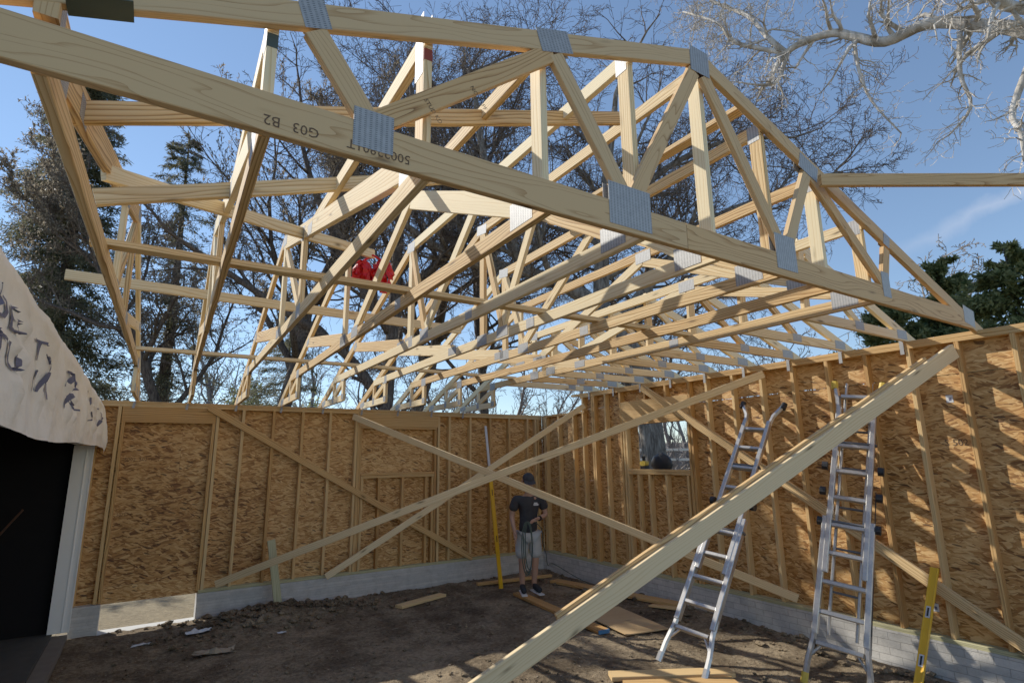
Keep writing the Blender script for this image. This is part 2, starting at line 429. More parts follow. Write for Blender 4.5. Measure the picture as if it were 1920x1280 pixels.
# loose clods
mb = MB()
for k in range(2600):
    if k < 520: x, y = rng.gauss(-4.6, .75), -abs(rng.gauss(.35, .38)) - .05
    elif k < 820: x, y = -.05 - abs(rng.gauss(0, .25)), rng.uniform(-6.5, -.2)
    elif k < 1000: x, y = rng.uniform(-5.5, -.5), -.05 - abs(rng.gauss(0, .12))
    else: x, y = rng.uniform(-6.4, -.2), rng.uniform(-6.5, -.3)
    if not (-6.7 < x < -.06 and -8 < y < -.06): continue
    s = (abs(rng.gauss(0, .02)) + .008) * (1 if k < 820 else .55)
    if k < 520: s *= 1.25
    z = gz(x, y) + s * .3
    n = len(mb.v); sq = rng.uniform(.5, .9); an = rng.uniform(0, 6)
    pts = [(1, 0, 0), (-1, 0, 0), (0, 1, 0), (0, -1, 0), (0, 0, 1), (0, 0, -1), (.6, .6, .6), (-.6, .6, .6), (.6, -.6, .6), (-.6, -.6, .6)]
    P = []
    for p in pts:
        q = rng.uniform(.6, 1.25) * s
        P.append((x + (p[0] * math.cos(an) - p[1] * math.sin(an)) * q, y + (p[0] * math.sin(an) + p[1] * math.cos(an)) * q, z + p[2] * q * sq))
    mb.v += P
    for f in [(0, 2, 6), (2, 4, 6), (4, 0, 6), (2, 1, 7), (1, 4, 7), (4, 2, 7), (0, 4, 8), (4, 3, 8), (3, 0, 8), (1, 3, 9), (3, 4, 9), (4, 1, 9), (0, 5, 2), (2, 5, 1), (1, 5, 3), (3, 5, 0)]:
        mb.face([n + i for i in f], [(0, 0)] * 3)
tag(mb.build('loose_dirt_clods', DIRT), 'loose lumps of dark soil scattered over the dirt floor', 'dirt', kind='stuff')
# pale chips and wood scraps in the dirt
mb = MB()
for k in range(420):
    x, y = rng.uniform(-6.5, -.2), rng.uniform(-6.6, -.4)
    L, Wd = rng.uniform(.008, .035), rng.uniform(.004, .012)
    if rng.random() < .05: L *= 2.5; Wd *= 1.8
    an = rng.uniform(0, 3.14); z = gz(x, y) + .008
    c, s = math.cos(an), math.sin(an)
    mb.box((x, y, z), L, Wd, .004, Matrix.Rotation(an, 3, 'Z') @ Matrix.Rotation(rng.uniform(-.4, .4), 3, 'X'))
CHIP = plain('wood_chip', (.30, .23, .15), .8, 0, .3)
tag(mb.build('wood_chips', CHIP), 'pale wood chips and scraps littering the dirt floor', 'wood chips', kind='stuff')

# ------------------------------------------------------------------ foundation walls
mb = MB()
mb.quad([(-5.55, -.02, -.6), (.02, -.02, -.6), (.02, -.02, -.04), (-5.55, -.02, -.04)])
mb.quad([(-5.55, .2, -.6), (-5.55, -.02, -.6), (-5.55, -.02, -.04), (-5.55, .2, -.04)])
mb.quad([(-5.55, -.02, -.04), (.2, -.02, -.04), (.2, .2, -.04), (-5.55, .2, -.04)])
mb.quad([(.2, .2, -.6), (-5.55, .2, -.6), (-5.55, .2, -.04), (.2, .2, -.04)])
tag(mb.build('foundation_wall', CONC_L, loc=(-2.7, .09, -.5)), 'low grey concrete foundation with fine horizontal lines under the back wall', 'foundation')
mb = MB()
mb.quad([(-.02, -.021, -.6), (-.02, -8.8, -.6), (-.02, -8.8, -.04), (-.02, -.021, -.04)])
mb.quad([(-.02, -.021, -.04), (-.02, -8.8, -.04), (.2, -8.8, -.04), (.2, -.021, -.04)])
mb.quad([(.2, -8.8, -.6), (.2, -.021, -.6), (.2, -.021, -.04), (.2, -8.8, -.04)])
mb.quad([(-.02, -8.8, -.6), (.2, -8.8, -.6), (.2, -8.8, -.04), (-.02, -8.8, -.04)])
tag(mb.build('foundation_wall', CONC_B, loc=(.09, -4, -.5)), 'low foundation of brick-scored concrete under the right hand wall with the ladders', 'foundation')
mb = MB()
mb.box((-6.71, .09, -.33), .28, .22, .6, ch=.006)
tag(mb.build('foundation_pier', CONC_L, loc=(-6.71, .09, -.6)), 'short grey concrete pier between the white garage jamb and the gap under the sheathing', 'foundation')
mb = MB(); mb.box((-6.06, .04, -.41), 1.02, .30, .10, ch=.006)
tag(mb.build('threshold', plain('pale_concrete', (.55, .54, .5), .85, 0, .1, 20), loc=(-6.06, .04, -.46)), 'sunlit pale concrete threshold strip below the left end of the back wall', 'threshold')

# ------------------------------------------------------------------ framed walls
def bwall():
    t = thing('framed_wall', (-3.3, .045, -.04), 'back stud wall facing the camera, its door and window openings covered with sheathing', 'wall')
    D = .089; yc = .0445
    HB = 2.35
    def stud(x, z0=0, z1=HB, name='stud'):
        m = MB(); m.board((x, yc, z0), (x, yc, z1), (0, 1, 0), D, .038); m.build(name, W_STUD, t)
    XK = -.2996
    for k in range(0, 5): stud(XK - k * .4064)
    stud(-.06); stud(-.115)
    for k in range(9, 13): stud(XK - k * .4064)
    stud(-3.552); stud(-3.475, 0, 2.12, 'jack_stud'); stud(-3.508)
    stud(-2.13); stud(-2.19, 0, 2.12, 'jack_stud')
    for x in (-3.43, -3.15, -2.755, -2.345, -2.235): stud(x, 0, 1.352, 'cripple_stud')
    for z in (1.372, 1.412):
        m = MB(); m.board((-3.45, yc, z), (-2.21, yc, z), (0, 1, 0), D, .036); m.build('window_sill', W_STUD, t)
    for z in (2.14,):
        m = MB(); m.board((-3.49, yc, z), (-2.17, yc, z), (0, 1, 0), D, .036); m.build('header_plate', W_STUD, t)
    for y in (.0205, .066):
        m = MB(); m.board((-3.488, y, 2.254), (-2.15, y, 2.254), (0, 0, 1), .19, .04, seg=3); m.build('header', W_STUD, t)
    # door opening at the left end
    stud(-6.63, -.02); stud(-6.58, -.02, 2.15, 'jack_stud'); stud(-5.50); stud(-5.545, -.0, 2.15, 'jack_stud'); stud(-6.84, -.02)
    for y in (.0205, .066):
        m = MB(); m.board((-6.60, y, 2.25), (-5.525, y, 2.25), (0, 0, 1), .2, .04, seg=3); m.build('header', W_STUD, t)
    for k, z in enumerate((2.369, 2.407)):
        m = MB(); m.board((-6.95, yc, z), (-.0 - .0 * k, yc, z), (0, 1, 0), D + .001 * k, .0375, seg=9); m.build('top_plate', W_STUD, t)
    m = MB(); m.board((-5.54, .06, -.02), (-.01, .06, -.02), (0, 1, 0), .14, .038, seg=8); m.build('sill_plate', W_GREEN, t)
    # sheathing, panels with thin gaps
    m = MB()
    def pan(x0, x1, z0, z1):
        g_ = .0016; r1, r2 = rng.uniform(0, 30), rng.uniform(0, 30)
        a, b, c, d = (x0 + g_, .0895, z0 + g_), (x1 - g_, .0895, z0 + g_), (x1 - g_, .0895, z1 - g_), (x0 + g_, .0895, z1 - g_)
        tt = rng.random(); m.quad([a, b, c, d], tt, uvs=[(r1, r2), (r1 + x1 - x0, r2), (r1 + x1 - x0, r2 + z1 - z0), (r1, r2 + z1 - z0)])
        e = .102
        q = [(p[0], e, p[2]) for p in (a, b, c, d)]
        m.quad([q[1], q[0], q[3], q[2]])
        for i in range(4):
            j = (i + 1) % 4; m.quad([(a, b, c, d)[j], (a, b, c, d)[i], q[i], q[j]])
    cuts0 = [-7.0, -5.9, -3.96, -1.52, .09]; cuts1 = [-7.0, -6.58, -4.77, -2.33, .09]
    for (xa, xb, za, zb) in [(-7, .09, 1.33, 1.41), (-7, .09, .11, .19)] + [(c - .04, c + .04, 1.41, 2.42) for c in cuts0[1:-1]] + [(c - .04, c + .04, .19, 1.33) for c in cuts1[1:-1]]:
        m.quad([(xa, .105, za), (xb, .105, za), (xb, .105, zb), (xa, .105, zb)])  # unseen strips added behind the seams to keep light from leaking through
    for i in range(4): pan(cuts0[i], cuts0[i + 1], 1.37, 2.43)
    for i in range(4): pan(cuts1[i], cuts1[i + 1], (.0 if cuts1[i] > -6.9 else -.03) + .15, 1.37)
    pan(-6.58, -4.77, -.05, .15); pan(-4.77, -2.33, -.05, .15); pan(-2.33, .09, -.05, .15); pan(-7.0, -6.58, -.05, .12)
    m.build('sheathing', OSB, t)
    return t
BW = bwall()

def rwall():
    t = thing('framed_wall', (.045, -4.4, -.04), 'right hand stud wall with an open window hole and two ladders leaning on it', 'wall')
    D = .089; xc = .0445; HR = 2.65; Y0 = -6.7037
    def stud(y, z0=0, z1=HR, name='stud'):
        m = MB(); m.board((xc, y, z0), (xc, y, z1), (1, 0, 0), D, .038); m.build(name, W_STUD, t)
    for k in range(-4, 8): stud(Y0 + k * .4064)
    for y in (-.11, -.16, -.545, -.975): stud(y, 0, 2.38)
    for y in (-1.50, -1.83): stud(y, 0, HR)
    stud(-2.18); stud(-2.235, 0, 2.12, 'jack_stud'); stud(-2.29, 0, 2.12, 'jack_stud')
    stud(-3.56); stud(-3.51, 0, 2.12, 'jack_stud'); stud(-1.25); stud(-1.545)
    for y in (-2.50, -2.72, -3.05, -3.44): stud(y, 0, 1.372, 'cripple_stud')
    for y in (-2.72, -3.13): stud(y, 2.49, 2.65, 'cripple_stud')
    for z in (1.392, 1.431):
        m = MB(); m.board((xc, -2.30, z), (xc, -3.49, z), (1, 0, 0), D, .036); m.build('window_sill', W_STUD, t)
    m = MB(); m.board((xc, -2.21, 2.14), (xc, -3.53, 2.14), (1, 0, 0), D, .036); m.build('header_plate', W_STUD, t)
    for x in (.0205, .066):
        m = MB(); m.board((x, -2.202, 2.32), (x, -3.538, 2.32), (0, 0, 1), .32, .04, seg=3); m.build('header', W_STUD, t)
    for k, z in enumerate((2.669, 2.707)):
        m = MB(); m.board((xc, -1.2 + .25 * k, z), (xc, -8.7, z), (1, 0, 0), D + .001 * k, .0375, seg=9); m.build('top_plate', W_STUD, t)
    m = MB(); m.board((xc, -.1, 2.40), (xc, -1.3, 2.40), (1, 0, 0), D, .0375); m.build('top_plate', W_STUD, t)
    m = MB(); m.board((.06, -.17, -.02), (.06, -8.7, -.02), (1, 0, 0), .14, .038, seg=9); m.build('sill_plate', W_GREEN, t)
    m = MB()
    def pan(ya, yb, z0, z1):  # ya > yb
        g_ = .0012; r1, r2 = rng.uniform(0, 30), rng.uniform(0, 30); X = .0895; E_ = .102; ya -= g_; yb += g_; z0 += g_; z1 -= g_
        P = [(X, ya, z0), (X, yb, z0), (X, yb, z1), (X, ya, z1)]; Lh = ya - yb
        m.quad(P, rng.random(), uvs=[(r1, r2), (r1 + Lh, r2), (r1 + Lh, r2 + z1 - z0), (r1, r2 + z1 - z0)])
        Q = [(E_, p[1], p[2]) for p in P]; m.quad([Q[1], Q[0], Q[3], Q[2]])
        for i in range(4):
            j = (i + 1) % 4; m.quad([P[j], P[i], Q[i], Q[j]])
    pan(.0885, -1.2, -.05, 1.25); pan(.0885, -1.2, 1.25, 2.42)
    ya = -1.2
    pan(-1.2, -2.46, -.05, 1.25); pan(-1.2, -2.46, 1.25, 2.45); pan(-1.2, -2.46, 2.45, 2.73)
    pan(-2.46, -3.455, -.05, 1.45); pan(-2.46, -3.455, 2.12, 2.73)
    cu0 = [-3.455, -4.27, -6.70, -8.8]; cu1 = [-3.455, -5.08, -7.5, -8.8]; cu2 = [-3.455, -5.48, -7.92, -8.8]
    for a, b in zip(cu0, cu0[1:]): pan(a, b, -.05, 1.15)
    for a, b in zip(cu1, cu1[1:]): pan(a, b, 1.15, 2.36)
    for a, b in zip(cu2, cu2[1:]): pan(a, b, 2.364, 2.73)
    m.build('sheathing', OSB, t)
    for (y, z) in ((-6.52, 2.10), (-6.13, .19)):
        m = MB(); m.quad([(.0875, y, z), (.0875, y - .055, z), (.0875, y - .055, z + .07), (.0875, y, z + .07)]); m.build('sticker', STICK, t)
        m = MB(); m.quad([(.0868, y - .02, z + .015), (.0868, y - .042, z + .015), (.0868, y - .042, z + .045), (.0868, y - .02, z + .045)]); m.build('sticker_print', INKP, t)
    return t
RW = rwall()

# ------------------------------------------------------------------ lettering
def text_geo(body, size):
    cu = bpy.data.curves.new('lettering', 'FONT'); cu.body = body; cu.size = size; cu.resolution_u = 2
    ob = bpy.data.objects.new('lettering', cu); COL.objects.link(ob)
    dg = bpy.context.evaluated_depsgraph_get()
    me = bpy.data.meshes.new_from_object(ob.evaluated_get(dg))
    vs = [tuple(v.co) for v in me.vertices]; fs = [tuple(p.vertices) for p in me.polygons]
    bpy.data.objects.remove(ob); bpy.data.curves.remove(cu); bpy.data.meshes.remove(me)
    return vs, fs
def lettering(body, size, org, right, up, parent, name='stamped_lettering', m=INK, shear=0):
    vs, fs = text_geo(body, size); mb = MB(); right, up, org = V(right), V(up), V(org)
    mb.v = [tuple(org + right * (v[0] + shear * v[1]) + up * v[1]) for v in vs]
    for f in fs: mb.face(list(f), [(0, 0)] * len(f))
    return mb.build(name, m, parent)
lettering('5002  502', .062, (-6.52, .087, 1.66), (1, 0, 0), (0, 0, 1), BW)
lettering('5072', .05, (-6.53, .087, .98), (1, 0, 0), (0, 0, 1), BW)
lettering('502', .055, (-4.02, .087, 1.62), (1, 0, 0), (0, 0, 1), BW)
lettering('5072 502', .055, (-3.35, .087, 1.78), (1, 0, 0), (0, 0, 1), BW)
lettering('-S 502', .085, (.087, -6.42, 1.70), (0, -1, 0), (0, 0, 1), RW)
lettering('502', .075, (.087, -6.9, .62), (0, -1, 0), (0, 0, 1), RW)
lettering('502', .06, (.087, -5.25, 1.05), (0, -1, 0), (0, 0, 1), RW)

# ------------------------------------------------------------------ roof trusses
def XF(i): return -6.62 + .603 * i
def XB(i): return -6.46 + .6 * i
ZG = [3.03, 3.24, 3.44, 3.65, 3.86, 4.02, 3.82, 3.61, 3.41]
TL = ['first', 'second', 'third', 'fourth', 'fifth', 'sixth', 'seventh', 'eighth', 'ninth']
def plates(par, to3, nrm, c, w_, h_, ang=0, off=.0196):
    c0 = V(to3(*c)); ex = (V(to3(c[0] + math.cos(ang), c[1] + math.sin(ang))) - c0).normalized(); ey = nrm.cross(ex)
    for sgn in (1, -1):
        o = c0 + nrm * sgn * off
        mb = MB(); mb.board(o - ex * w_ / 2, o + ex * w_ / 2, ey, h_, .0016, ch=.0003, seg=1, bow=1e-9)
        mb.build('gusset_plate', PLATE, par)
def truss(i):
    xf, xb = XF(i), XB(i); zg = ZG[i]
    edge = {0: ', seen edge-on at the left', 8: ', last before the short jack trusses'}.get(i, '')
    t = thing('roof_truss', (xb, 0, 2.43), f'{TL[i]} full-length roof truss counting from the draped garage{edge}', 'roof truss', 'roof trusses running from back wall to front girder')
    def to3(s, z): return (xb + (xf - xb) * (-s / 6.8), s, z)
    tang = (V(to3(-1, 0)) - V(to3(0, 0))).normalized(); nrm = tang.cross(V((0, 0, 1))).normalized()
    cnt = [0]
    def m(name, a, b, w=.089, mt=W_TRUSS, nm=None):
        a3, b3 = V(to3(*a)), V(to3(*b)); ax = (b3 - a3).normalized()
        cnt[0] += 1
        th = .038 if name.endswith('chord') else .0372 - .0005 * (cnt[0] % 6)
        q = MB(); q.board(a3, b3, nrm.cross(ax), w, th, seg=6); return q.build(name, mt, t)
    jit = rng.uniform(-.03, .03)
    m('heel_chord', (.06, 2.475), (-1.09, 2.475))
    m('web', (-1.06, 2.44), (-1.06, 2.72)); m('web', (-.55, 2.5), (-.55, 2.74), .06); m('web', (-.56, 2.53), (-1.02, 2.70), .075)
    m('bottom_chord', (-.55, 2.775), (-6.838, 2.775), .092)
    def pl(s, z, w_, h_, a=0): plates(t, to3, nrm, (s, z), w_, h_, a)
    pl(0.0, 2.49, .22, .075, -.15); pl(-1.07, 2.765, .16, .11); pl(-1.07, 2.49, .10, .08); pl(-.56, 2.50, .08, .10)
    sl = .352
    if i <= 4:
        zt = 3.735 if i < 4 else zg - .045; sa = -(zt - 2.56) / sl
    else:
        zt = zg - .045; sa = -(zt - 2.56) / sl
    m('top_chord', (.40, 2.56 - sl * .40), (sa - .02, zt + .005))
    m('web', (-1.62, 3.085), (-3.32, 2.81), .12 if i > 1 else .089)
    pl(-1.62, 3.09, .13, .075, -.33); pl(-3.33, 2.80, .2, .085)
    if i <= 2:
        m('web', (-3.38, 2.82), (-3.38, 3.66)); m('web', (-4.28, 2.82), (-4.28, 3.40)); m('web', (-4.22, 2.84), (-3.46, 3.55), .07)
        L0 = V((-3.33, 3.70)); L1 = V((-6.70, 2.88))
        m('top_chord', (-3.30, 3.70), (-6.70, 2.875), .135)
        zu = zg - .045; sj = -3.30 - (3.70 - zu) / (.825 / 3.4)
        sj = max(sj, -6.3); m('web', (sj + .1, zu), (-6.835, zu))
        pl(-3.36, 3.70, .2, .1, .1); pl(-4.28, 3.44, .12, .12, .24); pl(-6.66, 2.82, .18, .15); pl(sj, zu - .02, .16, .09, .1); pl(-4.28, 2.79, .16, .1)
    else:
        sp = sa
        m('web', (sp, 2.82), (sp, zt - .03)); pl(sp, zt - .01, .2, .1, .15); pl(sp, 2.79, .2, .11)
        m('top_chord', (sp + .03, zg - .045), (-6.835, zg - .045))
        sb = -5.12
        m('web', (sb, zg - .12), (-6.64, 2.855), .135 if i < 6 else .089)
        m('web', (sb + .03, zg - .1), (sp - .35 if sp > -4.3 else -4.75, 2.81))
        if i in (4, 5, 6): m('web', (sp - .4, 2.81), (sp - .02, zt - .06), .075)
        pl(sb, zg - .07, .2, .11); pl(-6.64, 2.82, .2, .14); pl(sp - .4, 2.80, .2, .1); pl(-4.9, 2.78, .12, .08)
    m('end_post', (-6.79, 2.822), (-6.79, zg - .092))
    pl(-6.78, zg - .06, .085, .3 if i == 2 else .12, 0)
    q = MB()
    for z0, s in ((2.36, -.045),):
        c = V(to3(-.01, 2.44)) + nrm * .021
        q.board(c + V((0, -.005, .07)), c + V((0, -.012, -.06)), nrm.cross(V((0, 0, 1))), .034, .002, ch=.0004, seg=1)
        q.board(c + V((0, -.018, -.03)) - nrm * .0, c + V((0, -.018, -.11)) + nrm * .012, V((1, 0, 0)), .03, .002, ch=.0004, seg=2)
    q.build('tie_strap', PLATE, t)
    if i in (0, 1, 2):
        q = MB(); c = V(to3(-6.79, zg - .125)); q.board(c - V((0, 0, .028)), c + V((0, 0, .028)), nrm.cross(V((0, 0, 1))), .0905, .0392, ch=.002, seg=1)
        q.build('paint_mark', [REDP, GREENP, REDP][i], t)
    if i == 2:
        a3, b3 = V(to3(-5.35, 3.203)), V(to3(-6.55, 2.912)); q = MB(); q.board(a3 + (b3 - a3) * .62, a3 + (b3 - a3) * .95, nrm.cross((b3 - a3).normalized()), .1362, .0378, ch=.002, seg=3)
        q.build('paint_mark', PINKP, t)
    return t
for i in range(9): truss(i)

def jack(k):
    y = -6.28 + .6 * k
    if k == 0: lab = 'short jack truss tucked right behind the big front truss at the right wall'
    elif k == 8: lab = 'smallest short jack truss, deepest in the far right corner of the frame'
    else: lab = f'{TL[k]} short jack truss on the right wall counting away from the big front truss'
    t = thing('jack_truss', (.04, y, 2.73), lab, 'jack truss', 'short jack trusses on the right wall')
    x8 = XF(8) + (XB(8) - XF(8)) * ((y + 6.8) / 6.8) + .022
    def m(name, a, b, w=.089):
        a3, b3 = V((a[0], y, a[1])), V((b[0], y, b[1])); q = MB(); th = .038 if 'chord' in name else .0365
        q.board(a3, b3, V((0, 1, 0)).cross((b3 - a3).normalized()), w, th, seg=4); return q.build(name, W_TRUSS, t)
    m('bottom_chord', (.06, 2.775), (x8, 2.775))
    zb = 2.56 + .352 * (-y); xh = -(zb - 2.80) / .345; xe = max(x8, xh)
    m('top_chord', (.36, 2.80 - .345 * .36), (xe, 2.80 - .345 * xe))
    if xe < -.9:
        m('web', (xe * .93, 2.80 - .345 * xe * .93 - .04), (xe * .5, 2.81), .07)
        m('end_post', (xe + .046, 2.82), (xe + .046, 2.80 - .345 * xe - .05))
    nr = V((0, 1, 0))
    def to3(s, z): return (s, y, z)
    plates(t, to3, nr, (-.06, 2.79), .2, .09, -.0); plates(t, to3, nr, (xe * .5, 2.785), .15, .08)
    q = MB(); q.board((-.012, y + .022, 2.75), (-.014, y + .022, 2.60), (0, 1, 0), .035, .002, ch=.0004, seg=1); q.build('tie_strap', PLATE, t)
for k in range(9): jack(k)

def girder():
    t = thing('girder_truss', (-3.66, -6.84, 2.73), 'big gable girder truss crossing the whole foreground overhead', 'girder truss')
    def m(name, a, b, w=.089):
        q = MB()
        for y in (-6.861,):
            a3, b3 = V((a[0], y, a[1])), V((b[0], y, b[1]))
            cnt[0] += 1
            th = .0375 if 'chord' in name else .036 - .0006 * (cnt[0] % 5)
            q.board(a3, b3, V((0, -1, 0)).cross((b3 - a3).normalized()), w, th, seg=8 if 'chord' in name else 3, bow=.0015)
        return q.build(name, W_GIRD, t)
    cnt = [0]
    BC = 2.805
    m('bottom_chord', (-.06, BC), (-3.9, BC), .15); m('bottom_chord', (-3.904, BC), (-7.32, BC), .15)
    sl = .345; PK = (-3.66, 4.017)
    m('top_chord', (.36, PK[1] - sl * 4.02), PK, .1); m('top_chord', (-7.7, PK[1] - sl * 4.04), (-3.661, PK[1]), .1)
    J = [(-5.66, 2.88), (-4.31, 2.88), (-2.95, 2.88), (-1.66, 2.88)]
    T = [(-5.89, 3.20), (-4.77, 3.58), (-3.66, 3.93), (-2.56, 3.58), (-1.54, 3.22)]
    for a, b in ((T[0], J[0]), (J[0], T[1]), (T[1], J[1]), (J[1], (-3.70, 3.92)), ((-3.62, 3.92), J[2]), (J[2], T[3]), (T[3], J[3]), (J[3], T[4])):
        d = (V((b[0], b[1], 0)) - V((a[0], a[1], 0))).normalized(); off = .05
        m('web', (a[0] + d.x * off * .3, a[1] + d.y * off * .3), (b[0] - d.x * off * .4, b[1] - d.y * off * .4))
    for x in (-6.62,): m('web', (x, 2.9), (x, 2.98), .06)
    nr = V((0, 1, 0))
    for (x, z, w_, h_, a) in [(-5.65, 2.852, .155, .16, 0), (-4.32, 2.867, .29, .225, 0), (-2.965, 2.89, .22, .235, 0), (-1.66, 2.89, .12, .2, 0),
                             (-5.89, 3.255, .10, .12, .33), (-4.77, 3.635, .20, .12, .32), (-3.66, 3.985, .17, .17, 0), (-2.56, 3.60, .22, .12, -.33), (-1.54, 3.27, .09, .10, -.33), (-.14, 2.835, .22, .16, -.15)]:
        plates(t, lambda s, zz: (s, -6.861, zz), nr, (x, z), w_, h_, a, .0203)
    for wd_, dx in (('50022801T', 0), ('G03', .345), ('B2', .475)):
        lettering(wd_, .054, (-5.50 - dx, -6.8815, 2.790), (-1, 0, 0), (0, 0, -1), t)
    lettering('NO.2 SPF', .03, (-5.24, -6.8812, 3.20), (.6, 0, -.75), (.75, 0, .6), t)
    lettering('STUD KD', .028, (-5.45, -6.8812, 3.06), (.6, 0, -.75), (.75, 0, .6), t)
    q = MB(); q.board((-6.42, -6.88, 3.005), (-6.58, -6.88, 2.955), (0, -1, 0), .10, .004, ch=.0005, seg=1); q.build('paint_mark', GREENP, t)
    return t
girder()

# ------------------------------------------------------------------ loose bracing boards
def brace(label, p0, p1, wd, w=.089, tk=.038, m=W_BRACE, cat='brace board', name='brace_board', group=None, seg=8, double=None):
    p0, p1 = V(p0), V(p1)
    q = MB(); q.board(p0, p1, wd, w, tk, seg=seg, bow=.004 * (p1 - p0).length * rng.choice((-1, 1)) * .4)
    o = q.build(name, m, loc=p0); return tag(o, label, cat, group)
brace('board nailed flat across the back wall studs, falling from the door header', (-5.626, -.021, 2.375), (-1.497, -.021, -.0), (0, 0, 1), m=W_STUD)
brace('long brace from top of the covered window down to the right wall sill', (-3.62, -.045, 2.30), (-.045, -4.88, .08), (0, 0, 1), m=W_BRACE)
brace('brace from the top of the far corner down to the back wall foot', (-.06, -1.38, 2.50), (-3.93, -.10, -.005), (0, 0, 1), m=W_BRACE)
brace('longest brace running from the top of the right wall down to the short green stake', (-.045, -4.75, 2.60), (-5.36, -.20, .085), (0, 0, 1), m=W_BRACE)
brace('brace nailed flat on the right wall studs behind both ladders, dropping toward the camera', (-.021, -2.70, 2.665), (-.021, -6.95, -.02), (0, 0, 1), .10, m=W_BRACE)
# heavy doubled brace in the foreground
q = MB()
A0, A1 = V((-.07, -6.70, 2.555)), V((-5.70, -5.11, -.42)); ax = (A1 - A0).normalized()
side = ax.cross(V((0, 0, 1))).normalized()
q.board(A0, A1, V((0, 0, 1)), .132, .038, seg=10)
hd = thing('brace_board', A1, 'heavy doubled brace slanting across the foreground from the right wall to the dirt', 'brace board')
q.build('long_board', W_BRACE, hd)
q = MB(); off = side * .0395 * (1 if side.y > 0 else -1) + V((0, 0, .03))
q.board(A0 + ax * .35 + off, A0 + ax * 4.44 + off, V((0, 0, 1)), .132, .038, seg=8); q.build('short_board', W_BRACE, hd)
brace('short greenish treated stake standing in the dirt mound against the back wall', (-4.735, -.245, .58), (-4.56, -.27, -.46), (1, 0, 0), .10, .036, m=W_GREEN, cat='stake', name='wooden_stake', seg=3)
brace('pale board reaching from the big front truss out past the right edge of the frame', (-2.50, -6.915, 3.50), (.55, -8.83, 3.47), (0, 0, 1), m=W_GIRD)
brace('low lateral board laid across the bottom chords nearest the front truss', (-6.64, -5.06, 2.842), (-1.72, -5.06, 2.842), (0, 1, 0), m=W_TRUSS, group='lateral boards over the trusses')
brace('lateral board on the truss webs whose cut end sticks out left over the garage', (-7.0, -2.95, 3.20), (-3.3, -3.05, 3.12), (0, 0, 1), m=W_TRUSS, group='lateral boards over the trusses')
brace('lateral board across the bottom chords close to the back wall', (-6.52, -1.62, 2.842), (-1.62, -1.62, 2.842), (0, 1, 0), m=W_TRUSS, group='lateral boards over the trusses')
brace('rising purlin board under the upper chords nearest the front truss', (-6.70, -6.22, 2.94), (-3.70, -6.22, 3.96), (0, 0, 1), m=W_TRUSS, group='lateral boards over the trusses')
brace('rising purlin board second back from the front truss', (-6.62, -5.33, 2.99), (-4.2, -5.33, 3.80), (0, 0, 1), m=W_TRUSS, group='lateral boards over the trusses')
brace('slanting valley board that climbs away from the left end of the second purlin', (-6.60, -5.33, 3.14), (-4.55, -3.55, 3.66), (0, 0, 1), m=W_TRUSS, group='lateral boards over the trusses')
brace('high purlin board along the right slope above the jack trusses', (-3.1, -4.6, 3.93), (-3.1, -6.78, 3.93), (1, 0, 0), m=W_TRUSS, group='lateral boards over the trusses')

# ------------------------------------------------------------------ planks and sheet on the ground
def plank(label, a, b, w=.14, t=.038, m=W_STUD, lift=.025, endm=None):
    a, b = V(a), V(b)
    a.z = gz(a.x, a.y) + lift; b.z = gz(b.x, b.y) + lift
    for s in (.25, .5, .75):
        p = a.lerp(b, s); need = gz(p.x, p.y) + t / 2 + .002 - p.z
        if need > 0: a.z += need; b.z += need
    d = (b - a).normalized(); n = V((0, 0, 1)).cross(d)
    if endm is None:
        q = MB(); q.board(a, b, n, w, t, seg=4); o = q.build('plank', m, loc=a); return tag(o, label, 'plank')
    th = thing('plank', a, label, 'plank')
    q = MB(); q.board(a, b, n, w, t, seg=4); q.build('board', m, th)
    q = MB(); q.board(b - d * .012, b + d * .002, n, w + .003, t + .003, ch=.002, seg=1); q.build('painted_end', endm, th)
    return th
plank('short loose plank lying alone in the middle of the dirt', (-3.16, -.98, 0), (-2.36, -.70, 0), .14)
plank('plank on the dirt behind the worker and the standing yellow level', (-1.62, -.42, 0), (-.30, -.62, 0), .09)
plank('long plank lying along the foot of the right foundation', (-.48, -.95, 0), (-.17, -3.35, 0), .19)
plank('long plank under the worker with a blue painted end', (-1.42, -1.30, 0), (-1.60, -3.42, 0), .15, endm=BLUEP, lift=.03)
plank('small pointed offcut of plank by the end of the long plank at the right foundation', (-.42, -3.02, 0), (-.33, -3.42, 0), .11, .02)
plank('foreground plank under the foot of the left ladder', (-2.45, -4.45, 0), (-1.45, -5.02, 0), .16, lift=.02)
plank('front plank cut off by the bottom edge of the picture', (-2.5, -4.70, 0), (-1.62, -5.18, 0), .16, lift=.02)
def scrap(label, x, y, sz, seed, m):
    r2 = random.Random(seed); q = MB(); n = 7; z0 = max(gz(x + a, y + b) for a in (-sz, 0, sz) for b in (-sz, 0, sz)) + .004
    for j in range(n):
        for i in range(n):
            q.v.append((x + (i / (n - 1) - .5) * sz * 2 * (1 + .2 * r2.gauss(0, .5)), y + (j / (n - 1) - .5) * sz * .8 * (1 + .3 * r2.gauss(0, .6)), z0 + abs(r2.gauss(0, sz * .10))))
    for j in range(n - 1):
        for i in range(n - 1): a = j * n + i; q.face([a, a + 1, a + n + 1, a + n], [(0, 0)] * 4)
    tag(q.build('paper_scrap', m, loc=(x, y, z0)), label, 'scrap', 'scraps on the dirt')
scrap('white crumpled paper scrap on the dirt in front of the bright threshold', -6.12, -.75, .085, 1, STICK)
scrap('long tan paper scrap on the dirt near the left end of the mound', -5.45, -1.55, .19, 2, CHIP)
scrap('small white paper scrap right of the tan one on the dirt', -4.72, -1.25, .05, 3, STICK)
